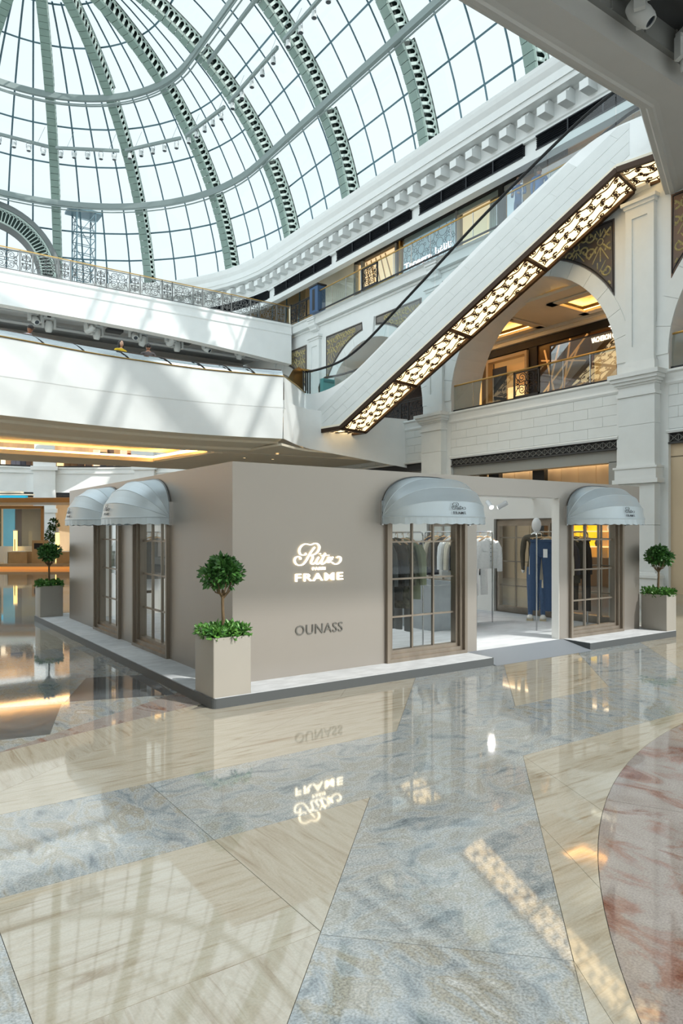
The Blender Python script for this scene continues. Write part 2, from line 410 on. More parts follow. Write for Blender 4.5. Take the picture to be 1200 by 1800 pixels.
# ================================================================ FACADE on the right (faces -X)
XF = 18.5
def fc(y, z, d): return (XF-d, y, z)
wall_right = structure('wall_right', 'white stone mall facade with tall arches and pilasters')
def W(name, m, fn, smooth=False):
    b = MB(); fn(b); return b.build(name, m, wall_right, smooth)
def ymold(name, prof, y0, y1, m=M_STONE, par=None):
    """straight moulding along Y: prof of (z, d)"""
    b = MB(); n = len(prof)
    b.add([fc(y0,z,d) for z,d in prof]+[fc(y1,z,d) for z,d in prof], [tuple(range(n))[::-1], tuple(range(n,2*n))]+[(i,(i+1) % n,n+(i+1) % n,n+i) for i in range(n)])
    return b.build(name, m, par or wall_right)
ARCH = [7.25, 15.85, 24.45, 33.05]
AR, AZ, AW = 3.5, 6.65, 0.47
ZT = 12.1
for yc in ARCH:
    # wall sheet round the opening, with its reveal
    b = MB(); n = 28
    pts = [(yc+AR*math.cos(PI*i/n), AZ+AR*math.sin(PI*i/n)) for i in range(n+1)]
    row = [fc(y,z,0) for y,z in pts]; top = [fc(y,ZT,0) for y,z in pts]
    b.strip(row, top)
    for sg in (1,-1):
        y0, y1 = yc+sg*AR, yc+sg*4.3
        b.quad(fc(y0,AZ,0), fc(y1,AZ,0), fc(y1,ZT,0), fc(y0,ZT,0)); b.quad(fc(y0,6.05,0), fc(y1,6.05,0), fc(y1,AZ,0), fc(y0,AZ,0))
    rv = [(yc+AR, 6.05)]+pts+[(yc-AR, 6.05)]
    b.strip([fc(y,z,0) for y,z in rv], [fc(y,z,-1.5) for y,z in rv])
    b.build('arch_wall', M_STONE, wall_right, fix=False)
    # voussoirs
    nv = 15
    for i in range(nv):
        a0 = PI*i/nv+0.0018; a1 = PI*(i+1)/nv-0.0018
        ro = [(yc+(AR+0.004)*math.cos(a0+(a1-a0)*k/4), AZ+(AR+0.004)*math.sin(a0+(a1-a0)*k/4)) for k in range(5)]
        ri = [(yc+(AR+AW)*math.cos(a1+(a0-a1)*k/4), AZ+(AR+AW)*math.sin(a1+(a0-a1)*k/4)) for k in range(5)]
        MB().prism(ro+ri, fc, 0.0, 0.03).build('arch_stone', M_STONE2, wall_right)
    # keystone
    MB().prism([(yc-0.3,10.1),(yc+0.3,10.1),(yc+0.43,11.0),(yc-0.43,11.0)], fc, 0.0, 0.10).build('keystone', M_STONE, wall_right)
    # sill moulding and slab edge between the piers
    ymold('sill_moulding', [(5.78,0),(5.78,0.03),(5.84,0.05),(5.90,0.03),(5.95,0.03),(6.08,0.05),(6.13,0.10),(6.17,0.10),(6.20,0.07),(6.20,0)], yc-3.58, yc+3.58)
    # coursed blocks between shop band and sill
    b = MB(); b.quad(fc(yc-3.6,4.44,-0.02), fc(yc+3.6,4.44,-0.02), fc(yc+3.6,5.8,-0.02), fc(yc-3.6,5.8,-0.02)); b.build('backing_wall', M_JOINT, wall_right, fix=False)
    ymold('shop_head_moulding', [(4.44,0),(4.44,0.05),(4.50,0.07),(4.54,0.04),(4.54,0)], yc-3.55, yc+3.55)
    for r in range(4):
        z0 = 4.55+r*0.31; y = yc-3.54-(0.52 if r % 2 else 0)
        while y < yc+3.54:
            a, c = max(y, yc-3.54), min(y+1.04, yc+3.54)
            if c-a > 0.05: MB().prism([(a+0.004,z0+0.004),(c-0.004,z0+0.004),(c-0.004,z0+0.306),(a+0.004,z0+0.306)], fc, -0.02, 0.012).build('block', M_STONE2, wall_right)
            y += 1.04
# spandrel mosaics with gold scroll lines
def spandrel(yc, sg, m, ylim=None):
    y_out = yc+sg*3.42; y_in = yc+sg*0.46; rr = AR+AW+0.02
    a_out = math.acos(min(1, 3.42/rr)); a_in = math.acos(0.46/rr)
    arc = [(yc+sg*rr*math.cos(a_out+(a_in-a_out)*k/14), AZ+rr*math.sin(a_out+(a_in-a_out)*k/14)) for k in range(15)]
    poly = arc+[(y_in,11.0),(y_out,11.0)]
    p = MB().prism(poly, fc, 0.0, 0.025).build('mosaic_spandrel', m, wall_right)
    b = MB()
    loop = poly+[poly[0]]
    b.tube([fc(y,z,0.027) for y,z in inset(poly, 0.06)], 0.022, 4, closed=True)
    b.build('mosaic_border', M_BLACK, p)
    g = MB(); random.seed(3)
    def inside(y, z): return abs(y-yc) < 3.34 and z < 10.92 and math.hypot(y-yc, z-AZ) > rr+0.08 and sg*(y-yc) > 0.55
    def curve(pts, w=0.028):
        run = []
        for q in pts+[None]:
            if q is not None and inside(*q): run.append(fc(q[0],q[1],0.026))
            else:
                if len(run) > 1: g.tube(run, w, 4)
                run = []
    for cy_, cz_, s in ((2.95,10.45,0.62),(2.1,10.55,0.5),(2.85,9.3,0.55),(1.35,10.62,0.36),(3.1,8.35,0.4)):
        y0 = yc+sg*cy_
        for q in range(4):
            a = PI/4+q*PI/2
            curve([(y0+s*t*0.14*math.cos(a)*5/3, cz_+s*t*0.14*math.sin(a)*5/3) for t in range(1,5)], 0.03)
            curve(spiral(y0+s*0.85*math.cos(a), cz_+s*0.62*math.sin(a), 0.02, s*0.34, a+PI, 1.15*(1 if q % 2 else -1), 14))
        for q in (-1,0,1):
            curve([(y0+q*0.07*t, cz_+0.15+s*0.18*t) for t in range(5)], 0.018); curve([(y0+q*0.07*t, cz_-0.15-s*0.18*t) for t in range(5)], 0.018)
        curve(arc2(y0, cz_, 0.10, 0, 2*PI, 8), 0.02)
    g.build('mosaic_scrollwork', M_MGOLD, p)
spandrel(15.85, -1, M_MOSAIC); spandrel(15.85, 1, M_MOSAIC)
spandrel(7.25, 1, M_MOSAICR)
for sg in (-1, 1): spandrel(24.45, sg, M_MOSAICG)
spandrel(33.05, -1, M_MOSAICG)
# piers with pilasters, capitals and bases
for yp in (2.95, 11.55, 20.15, 28.75):
    w = 0.73
    MB().box(XF-0.02, XF+1.5, yp-0.8, yp+0.8, 0, 6.2).build('pier_core', M_STONE, wall_right)
    for z0, z1 in ((0.62,1.9),(1.9,3.08),(3.62,4.75),(4.75,5.56)):
        MB().box(XF-0.30, XF, yp-0.56, yp+0.56, z0+0.004, z1-0.004).build('pier_block', M_STONE2, wall_right)
    for z0, z1, k, wd in ((0,0.42,0.36,0.66),(0.42,0.5,0.40,0.70),(0.5,0.56,0.36,0.66),(0.56,0.62,0.33,0.60),(3.08,3.20,0.40,0.70),(3.20,3.50,0.37,0.64),(3.50,3.56,0.40,0.68),(3.56,3.62,0.34,0.60),(5.56,5.66,0.34,0.60),(5.66,5.86,0.30,0.56),(5.86,5.92,0.34,0.60),(5.92,6.0,0.40,0.66),(6.0,6.1,0.46,0.72),(6.1,6.22,0.52,0.78)):
        MB().box(XF-k, XF, yp-wd, yp+wd, z0, z1).build('pier_moulding', M_STONE, wall_right)
    # upper pilaster with sunk panel
    for z0, z1, k, wd in ((6.22,6.52,0.20,0.50),(6.52,6.58,0.17,0.47),(11.0,11.1,0.18,0.48),(11.1,11.2,0.24,0.54)):
        MB().box(XF-k, XF, yp-wd, yp+wd, z0, z1).build('pilaster_moulding', M_STONE, wall_right)
    for y0, y1, z0, z1, k in ((yp-0.44,yp-0.24,6.58,11.0,0.14),(yp+0.24,yp+0.44,6.58,11.0,0.14),(yp-0.24,yp+0.24,6.58,7.02,0.14),(yp-0.24,yp+0.24,10.7,11.0,0.14),(yp-0.24,yp+0.24,7.02,10.7,0.10)):
        MB().box(XF-k, XF, y0, y1, z0, z1).build('pilaster_panel', M_STONE2, wall_right)
    # console bracket under the upper ledge
    b = MB()
    b.prism([(11.95,0.0),(11.95,0.30),(11.86,0.33),(11.78,0.28),(11.68,0.30),(11.58,0.20),(11.50,0.18),(11.45,0.06),(11.45,0.0)], lambda z,d,y: fc(y,z,d), yp-0.28, yp+0.28)
    b.box(XF-0.36, XF, yp-0.34, yp+0.34, 11.95, 12.02)
    b.build('console_bracket', M_STONE, wall_right)
# ledge of the upper gallery
ymold('gallery_ledge', [(11.60,0),(11.60,0.05),(11.66,0.08),(11.72,0.05),(11.72,0.24),(12.02,0.26),(12.06,0.34),(12.12,0.34),(12.12,0)], 0.5, 40)
# frieze with louvres, dentil blocks and crown cornice; beyond Y=28 it turns in plan round the apse
XC, YC = 6.26, 31.9
def cornice_path():
    P = [((18.2, y), (-1, 0)) for y in (0.5, 6, 12, 18, 24, 28, 31.9)]
    for i in range(1, 13):
        a = i*math.radians(6); P.append(((XC+11.94*math.cos(a), YC+11.94*math.sin(a)), (-math.cos(a), -math.sin(a))))
    return P
CP = cornice_path()
def crown(name, prof, m=M_STONE, smooth=False):
    b = MB(); n = len(prof)
    for (x,y),(nx,ny) in CP:
        for z,d in prof: b.v.append((x+nx*d, y+ny*d, z))
    for i in range(len(CP)-1):
        for k in range(n): b.f.append((i*n+k, i*n+(k+1) % n, (i+1)*n+(k+1) % n, (i+1)*n+k))
    return b.build(name, m, wall_right, smooth)
crown('frieze_band', [(13.85,-0.35),(13.85,0.0),(14.12,0.0),(14.12,-0.12),(14.56,-0.12),(14.56,0.0),(14.66,0.0),(14.70,0.04),(14.76,0.04),(14.76,-0.35)])
crown('dentil_back', [(14.76,-0.35),(14.76,0.0),(15.28,0.02),(15.34,0.12),(15.34,-0.35)])
crown('crown_cornice', [(15.34,-0.9),(15.34,0.52),(15.44,0.54),(15.50,0.56),(15.50,0.60),(15.76,0.62),(15.82,0.66),(15.92,0.72),(16.05,0.76),(16.16,0.78),(16.16,-0.9)])
def cp_at(s):
    """point and normal at run s along the cornice from Y=0.5"""
    if s < 31.4: return (18.2, 0.5+s), (-1, 0)
    a = (s-31.4)/11.94; return (XC+11.94*math.cos(a), YC+11.94*math.sin(a)), (-math.cos(a), -math.sin(a))
bm_ = MB()
bm_.prism([(0.0,0.0),(0.30,0.0),(0.46,0.0),(0.46,0.26),(0.34,0.30),(0.26,0.44),(0.0,0.44)], lambda d,z,t: (d,t,z), -0.16, 0.16)
DENT = bm_.mesh('dentil_block', M_STONE)
s = 0.6
while s < 44:
    (x,y),(nx,ny) = cp_at(s)
    obj('dentil_block', DENT, wall_right, (x,y,14.86), (0,0,math.atan2(ny,nx)))
    s += 0.79
# louvred air grilles in the frieze: frame and every slat
b = MB(); b.box(-1,1,-0.05,0.05,-0.03,0.03); SLAT = b.mesh('slat', M_LOUVRE)
def louvre(s0, s1, label):
    g = thing('air_grille', label, 'air grille', group='black air grilles in the frieze')
    n = max(1, round((s1-s0)/1.35)); bk = MB(); dv = MB()
    for i in range(n):
        (x0,y0),(a0,b0) = cp_at(s0+(s1-s0)*i/n); (x1,y1),(a1,b1) = cp_at(s0+(s1-s0)*(i+1)/n)
        bk.quad((x0-a0*0.11,y0-b0*0.11,14.12),(x1-a1*0.11,y1-b1*0.11,14.12),(x1-a1*0.11,y1-b1*0.11,14.56),(x0-a0*0.11,y0-b0*0.11,14.56))
        if i: MB().bar((x0-a0*0.02,y0-b0*0.02,14.14),(x0-a0*0.02,y0-b0*0.02,14.54),0.05,0.10).build('divider', M_LOUVRE, g)
        L = math.hypot(x1-x0,y1-y0); an = math.atan2(y1-y0,x1-x0)
        for k in range(6):
            o = obj('slat', SLAT, g, ((x0+x1)/2-a0*0.05,(y0+y1)/2-b0*0.05,14.17+k*0.068), (0.5,0,an), (L/2*0.99,1,0.5))
    bk.build('back_plate', M_BLACK, g, fix=False)
    fr = MB()
    for z in (14.12,14.56):
        pts = [cp_at(s0+(s1-s0)*i/n) for i in range(n+1)]
        for (p,q),(p2,q2) in zip(pts[:-1],pts[1:]): fr.bar((p[0],p[1],z),(p2[0],p2[1],z),0.05,0.04)
    fr.build('frame', M_LOUVRE, g)
louvre(9.6, 14.6, 'black louvred grille partly hidden behind the escalator handrail')
louvre(15.15, 20.35, 'black louvred grille above the shop with circle pattern window')
louvre(20.9, 26.1, 'black louvred grille above the warm lit shop window')
louvre(26.65, 31.9, 'black louvred grille above the corner of the upper gallery')
louvre(32.5, 37.5, 'black louvred grille just behind the scrolled balustrade corner')
# gallery floor slabs and ceilings behind the facade, end walls
MB().box(XF-0.25, 27, 0, 40, 11.9, 12.08).build('gallery_floor', M_STONE, wall_right)
MB().box(XF+0.02, 27, 0, 40, 5.9, 6.12).build('gallery_floor', mat('gallery stone floor', (190,178,160), 0.15), wall_right)
c_ = structure('ceiling', 'cream gallery ceilings with recessed light coves')
MB().box(18.5, 27, 0, 40, 14.70, 14.78).build('upper_ceiling', M_SOFFIT, c_)
MB().box(18.5, 30, 0, 60, 14.80, 14.9).build('roof_deck', M_STONE, c_)
MB().box(27, 27.2, 0, 40, 0, 14.8).build('rear_wall', M_WARMW, wall_right)
MB().box(18.6, 27, -0.2, 0, 0, 14.8).build('end_wall', M_WARMW, wall_right)
MB().box(18.6, 27, 40, 40.2, 0, 14.8).build('end_wall', M_WARMW, wall_right)
# middle gallery ceiling with two warm coves behind the arch
cz = 9.95
def cove(x0,x1,y0,y1,z):
    b = MB()
    b.box(x0-0.1,x1+0.1,y0-0.1,y1+0.1,z+0.34,z+0.42); b.build('cove_top', M_SOFFIT, c_)
    e = MB()
    for a0,a1,b0,b1 in ((x0,x1,y0-0.02,y0+0.06),(x0,x1,y1-0.06,y1+0.02),(x0-0.02,x0+0.06,y0,y1),(x1-0.06,x1+0.02,y0,y1)): e.box(a0,a1,b0,b1,z+0.10,z+0.15)
    e.build('cove_light', M_WARM, c_)
    l = MB()
    for k,(dz,o) in enumerate(((0.0,0.30),(0.05,0.22))):
        for a0,a1,b0,b1 in ((x0-0.02,x1+0.02,y0-0.02,y0+o),(x0-0.02,x1+0.02,y1-o,y1+0.02),(x0-0.02,x0+o,y0,y1),(x1-o,x1+0.02,y0,y1)): l.box(a0,a1,b0,b1,z-0.06+dz*1.0,z+dz+0.02)
    l.build('cove_lip', M_SOFFIT, c_)
holes = [(20.6,22.7,10.6,16.6),(20.6,22.7,18.4,25.5),(20.6,22.7,3,9)]
ys_ = [0]+[v for h in sorted(holes, key=lambda h: h[2]) for v in h[2:]]+[40]
b = MB()
b.box(19.9,20.6,0,40,cz,cz+0.1); b.box(22.7,27,0,40,cz,cz+0.1)
for y0,y1 in ((0,3),(9,10.6),(16.6,18.4),(25.5,40)): b.box(20.6,22.7,y0,y1,cz,cz+0.1)
b.build('lower_ceiling', M_SOFFIT, c_)
for h in holes: cove(*h, cz)
b = MB(); b.box(22.9,23.3,0,40,cz-0.12,cz); b.box(23.0,23.3,0,40,cz-0.26,cz-0.12); b.build('ceiling_trim', M_SOFFIT, c_)
# ================================================================ UPPER BRIDGE (level 2), straight, faces -Y
BY = 30.62
bridge2 = structure('wall_back', 'white fascia of the upper bridge crossing the hall')
# gently arched lower edge
bx = [-14,-6,0,5,8,10.5,13,15.5,18.2]; bz = [10.8,10.8,10.78,10.76,10.72,10.66,10.55,10.38,10.17]
b = MB()
rows = []
for x,z in zip(bx,bz): rows.append([(x,BY,z),(x,BY,11.62),(x,BY-0.05,11.66),(x,BY-0.05,11.72),(x,BY-0.02,11.74),(x,BY-0.02,12.02),(x,BY-0.10,12.06),(x,BY-0.10,12.16),(x,BY+0.4,12.16)])
for k in range(8): b.strip([r[k] for r in rows], [r[k+1] for r in rows])
b.build('fascia', M_PLASTER, bridge2, fix=False)
b = MB()
b.strip([(x,BY,z) for x,z in zip(bx,bz)], [(x,BY+0.42,z-0.02) for x,z in zip(bx,bz)])
b.strip([(x,BY+0.42,z-0.02) for x,z in zip(bx,bz)], [(x,BY+0.42,z+0.35) for x,z in zip(bx,bz)])
b.build('lower_trim', M_SLABSOFFIT, bridge2, fix=False)
MB().box(-14,18.4,BY+0.42,36.4,11.25,11.35).build('service_ceiling', M_GREYCEIL, bridge2)
MB().box(-14,18.2,BY+0.05,36.6,11.6,12.1).build('bridge_deck', M_PLASTER, bridge2)
MB().box(-14,18.2,36.0,36.5,9.7,11.9).build('bulkhead', M_SLABSOFFIT, bridge2)
MB().box(-14,18.2,34.6,36.0,10.35,10.6).build('bulkhead_step', M_SLABSOFFIT, bridge2)
# pipes, ducts and trays under the service ceiling
b = MB()
for y,z,r in ((31.7,11.05,0.04),(32.4,11.1,0.06),(33.6,10.95,0.09)): b.tube([(-8,y,z),(18,y,z)], r, 6)
b.build('service_pipe', mat('grey pipe', (176,178,178), 0.5), bridge2)
b = MB()
for x in (2.6,6.4,9.6,13.0): b.box(x,x+0.7,32.6,33.1,10.98,11.12)
b.build('access_panel', M_DARKCEIL, bridge2)

# ================================================================ balustrade of ironwork
def iron_panel(w, h, m, r=0.011):
    b = MB()
    for c in scroll_curves(w-0.06, h-0.14): b.tube([(x+0.03, 0, y+0.07) for x,y in c], r, 4, cap=False)
    return b.mesh('scroll_panel', m)
SCR_G = iron_panel(0.98, 0.86, M_IRONG, 0.014); SCR_GN = iron_panel(0.46, 0.86, M_IRONG, 0.014)
SCR_B = iron_panel(0.98, 0.86, M_IRON, 0.017); SCR_BN = iron_panel(0.46, 0.86, M_IRON, 0.017)
def balustrade(name, label, p0, p1, meshes, m, rail, seq=(1.0,0.48), h=0.9):
    d = Vector(p1)-Vector(p0); L = d.length; an = math.atan2(d.y,d.x)
    t = thing(name, label, 'balustrade', p0, an)
    MB().box(0,L,-0.035,0.035,h-0.03,h).build('top_rail', rail, t)
    b = MB(); b.box(0,L,-0.02,0.02,0.03,0.06); b.box(0,L,-0.02,0.02,h-0.10,h-0.07); b.build('lower_rail', m, t)
    pb = MB(); pb.box(-0.022,0.022,-0.022,0.022,0,h-0.04); PM = pb.mesh('post', m)
    x = 0; i = 0
    while x < L-0.3:
        obj('post', PM, t, (x,0,0)); w = seq[i % len(seq)]
        if x+w > L+0.05: break
        obj('scroll_panel', meshes[i % len(meshes)], t, (x+0.01,0,0)); x += w; i += 1
    obj('post', PM, t, (min(x,L),0,0))
    return t
balustrade('iron_balustrade', 'long grey scrolled iron balustrade with brass rail along the upper bridge', (3.0,BY-0.06,12.16), (18.05,BY-0.06,12.16), (SCR_G,SCR_GN), M_IRONG, M_GOLD)
balustrade('iron_balustrade', 'short black scrolled iron balustrade beside the blue post in the corner', (18.1,30.5,12.16), (18.1,28.65,12.16), (SCR_BN,SCR_B), M_IRON, M_IRON, (0.48,1.0))
# slim cream light pole at the corner
t = thing('corner_post', 'slim cream corner post between the two iron balustrades', 'post', (18.1,BY-0.06,12.16))
MB().box(-0.05,0.05,-0.05,0.05,0,0.92).build('shaft', mat('cream post', (232,222,196), 0.4), t); MB().box(-0.07,0.07,-0.07,0.07,0.92,0.98).build('cap', M_IRON, t)

# ================================================================ LOWER BRIDGE (level 1), curved front
FL1 = 6.1
fr_pts = catmull([(-9,19.6,0),(-3,20.4,0),(3.3,21.34,0),(6.1,21.80,0),(8.9,21.88,0),(10.8,21.62,0),(12.28,21.25,0)], 6)
bridge1 = structure('wall_front', 'curved white parapet of the lower bridge with cream soffit')
nrm = []
for i,p in enumerate(fr_pts):
    t_ = (fr_pts[min(i+1,len(fr_pts)-1)]-fr_pts[max(i-1,0)]).normalized(); nrm.append(Vector((t_.y,-t_.x,0)))
def off(d, z): return [(p.x+n.x*d, p.y+n.y*d, z) for p,n in zip(fr_pts,nrm)]
b = MB()
prof = [(0.0,4.95),(0.04,6.0),(0.05,6.03),(0.05,7.10),(0.0,7.12),(-0.25,7.12)]
for (d0,z0),(d1,z1) in zip(prof[:-1],prof[1:]): b.strip(off(d0,z0), off(d1,z1))
b.build('parapet', M_PLASTER, bridge1, smooth=True, fix=False)
# return of the parapet towards the escalator foot
rp = [(12.28,21.25),(13.3,22.2),(14.35,23.25)]
b = MB()
for (d0,z0),(d1,z1) in zip(prof[:-1],prof[1:]):
    b.strip([(x+0.7*d0,y-0.7*d0,z0) for x,y in rp], [(x+0.7*d1,y-0.7*d1,z1) for x,y in rp])
b.build('parapet_return', M_PLASTER, bridge1, fix=False)
# gold line along the parapet top
b = MB(); b.tube([(x,y,z) for x,y,z in off(0.065,7.12)]+[(13.35,22.14,7.12),(14.4,23.2,7.12)], 0.022, 6); b.build('gold_line', M_GOLD, bridge1, smooth=True)
# right hand fascia below the escalator
b = MB()
xr = [12.28,13.2,14.0,15.0,16.2,17.4,18.6]; yr = [21.2,21.9,22.3,22.35,22.3,22.2,22.0]; zb_ = [4.95,4.88,4.82,4.72,4.6,4.46,4.3]
b.strip([(x,y,z) for x,y,z in zip(xr,yr,zb_)], [(x,y+0.02,6.3) for x,y in zip(xr,yr)])
b.build('right_fascia', M_PLASTER, bridge1, smooth=True, fix=False)
# decks and soffit
MB().box(-12,18.5,22.6,32.3,5.95,6.1).build('bridge_deck', M_STONE, bridge1)
b = MB()
b.strip(off(0.0,4.95), off(-0.6,4.92)); b.strip(off(-0.6,4.92), off(-0.62,4.84)); b.strip(off(-0.62,4.84), off(-1.9,4.80)); b.strip(off(-1.9,4.80), off(-1.95,4.72)); b.strip(off(-1.95,4.72), off(-2.6,4.70)); b.strip(off(-2.6,4.70), off(-2.62,4.78)); b.strip(off(-2.62,4.78), off(-3.1,4.78))
b.build('soffit_step', M_SOFFIT, bridge1, fix=False)
# recessed cove beneath the bridge: ceiling, rim and strip light
b = MB(); b.box(-12,11.3,24.2,29.6,5.15,5.25); b.build('cove_ceiling', M_SOFFIT, bridge1)
b = MB(); b.box(-12,10.4,29.2,32.2,4.70,4.82); b.prism([(11.0,24.6),(12.6,24.0),(18.4,23.6),(18.4,32.2),(10.4,32.2),(10.4,29.2)], lambda x,y,z: (x,y,z), 4.70, 4.82); b.build('soffit_field', M_SOFFIT, bridge1)
b = MB(); b.prism([(12.26,21.3),(13.2,21.98),(14.0,22.36),(15.0,22.42),(16.2,22.4),(16.2,24.0),(12.0,24.6)], lambda x,y,z: (x,y,z), 4.72, 4.80); b.build('soffit_corner', M_SOFFIT, bridge1)
b = MB(); b.box(-12,11.0,29.25,29.35,4.84,4.92); b.box(-12,11.0,24.3,24.4,4.86,4.94); b.bar((11.0,24.4,4.88),(10.5,29.3,4.88),0.1,0.08); b.build('cove_light', M_WARM, bridge1)
b = MB(); b.box(-12,10.6,29.0,29.35,4.66,4.82); b.bar((11.25,24.3,4.74),(10.7,29.3,4.74),0.35,0.16); b.build('cove_lip', M_SOFFIT, bridge1)
for i,(x,y) in enumerate(((13.4,23.6),(14.2,25.4),(13.0,25.6))):
    t = thing('recessed_downlight', ['round recessed downlight in soffit nearest the parapet corner','round recessed downlight in soffit nearest the white pier','round recessed downlight in soffit just right of the cove'][i], 'downlight', (x,y,4.70))
    MB().lathe([(0.10,0),(0.10,-0.012),(0.07,-0.012),(0.07,0)], n=14, cap=False).build('rim', M_STEEL, t)
    MB().lathe([(0.068,-0.004),(0.0,-0.004)], n=14, cap=False).build('lamp', M_PANELL, t)
# silver rounded cap with dark seams on the parapet, dark hand line behind
cap = thing('parapet_cap', 'silver curved glass cap with dark seams along the lower bridge parapet', 'railing')
b = MB(); cp_ = [(0.03,7.14),(0.0,7.22),(-0.06,7.30),(-0.14,7.35),(-0.22,7.37)]
for (d0,z0),(d1,z1) in zip(cp_[:-1],cp_[1:]): b.strip(off(d0,z0), off(d1,z1))
b.build('cap_panel', M_CHROME, cap, smooth='all', fix=False)
b = MB(); b.tube(off(-0.24,7.38), 0.03, 6); b.build('hand_line', mat('dark bronze rail', (70,60,54), 0.4, metal=0.5), cap)
for i in range(14,len(fr_pts)-2,3):
    p, n_ = fr_pts[i], nrm[i]
    MB().tube([(p.x+n_.x*(d+0.012)-0.10*k, p.y+n_.y*(d+0.012), z+0.005) for k,(d,z) in enumerate(cp_)], 0.02, 4).build('seam', M_BLACK, cap)
# bronze end panel with grille beside the escalator
t = thing('bronze_end_panel', 'bronze newel panel with vertical bars at the escalator foot', 'panel')
b = MB(); b.strip([(12.7,21.75,7.13),(13.2,22.2,7.13),(13.9,22.85,7.13),(14.3,23.2,7.13)], [(12.9,21.9,7.30),(13.25,22.2,7.66),(13.9,22.85,7.98),(14.3,23.2,8.0)])
b.build('bronze_sheet', M_GOLD, t, fix=False)
for k in range(4): MB().box(14.32+0.10*k,14.36+0.10*k,23.2,23.24,7.1,7.95).build('bar', M_IRON, t)
MB().box(14.26,14.75,23.14,23.3,7.95,8.02).build('bronze_top', M_GOLD, t)
# iron balustrade in the arch beside the escalator foot
balustrade('iron_balustrade', 'black scrolled iron balustrade in the arch behind the escalator underside', (18.62,27.9,6.2), (18.62,21.0,6.2), (SCR_B,SCR_BN), M_IRON, M_IRON)

# ================================================================ NEAR UPPER BRIDGE overhead (soffit seen from below)
near = structure('ceiling_bridge', 'grey underside of the near upper bridge with moulded edge')
Z0 = 11.0
E0 = [(-14,9.0),(14.25,9.0),(20.6,11.85)]
dn = [Vector((0,-1)), None, Vector((0.4096,-0.9123))]
def edge(d):   # edge line shifted inwards by d
    k = d*math.tan(math.radians(24.2)/2)
    return [(-14,9.0-d),(14.25+k,9.0-d),(20.6+0.4096*d,11.85-0.9123*d)]
b = MB()
mp_ = [(0.0,12.2),(0.0,Z0+0.22),(0.05,Z0+0.14),(0.05,Z0+0.08),(0.16,Z0+0.05),(0.20,Z0+0.0),(0.30,Z0-0.01),(0.34,Z0+0.03),(0.44,Z0+0.05),(1.0,Z0+0.05),(1.0,Z0+0.5)]
for (d0,z0),(d1,z1) in zip(mp_[:-1],mp_[1:]):
    b.strip([(x,y,z0) for x,y in edge(d0)], [(x,y,z1) for x,y in edge(d1)])
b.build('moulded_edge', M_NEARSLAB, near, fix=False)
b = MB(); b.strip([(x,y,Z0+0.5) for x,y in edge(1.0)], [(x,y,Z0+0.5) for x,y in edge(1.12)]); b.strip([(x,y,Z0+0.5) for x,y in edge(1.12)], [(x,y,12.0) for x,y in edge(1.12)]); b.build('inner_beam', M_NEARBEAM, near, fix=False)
for k in range(14): MB().box(5.0+k*1.1,5.04+k*1.1,7.85,7.88,Z0+0.5,12.0).build('wall_seam', M_NEARBEAM, near)
MB().box(-14,22,-4,9.0,12.0,12.2).build('bridge_deck', M_DARKCEIL, near)
MB().prism([(14.25,9.0),(20.6,11.85),(20.6,9.0)], lambda x,y,z: (x,y,z), 12.0, 12.2).build('bridge_deck', M_DARKCEIL, near)
b = MB()
for y in (7.1,6.3,5.2): b.tube([(-6,y,11.75),(20,y,11.75)], 0.05, 6)
for x in (8,9.2,10.4,11.6,12.8,14.0,15.2): b.bar((x,7.3,11.9),(x,2,11.9),0.08,0.10)
b.build('service_pipe', M_NEARBEAM, near)
# ================================================================ GLASS VAULT AND HALF DOME
DZ, RI, RO, RG = 14.32, 12.30, 13.10, 13.22
dome = structure('ceiling_dome', 'glass barrel vault and half dome with sage green lattice ribs')
def sph(az, el, r):     # apse point
    return (XC+r*math.cos(el)*math.cos(az), YC+r*math.cos(el)*math.sin(az), DZ+r*math.sin(el))
def brl(y, el, r): return (XC+r*math.cos(el), y, DZ+r*math.sin(el))
R_ = math.radians
SECT = [(R_(-9),R_(29.2)),(R_(8.2),R_(29.2)),(R_(30.4),R_(54.6)),(R_(55.8),R_(89.5))]
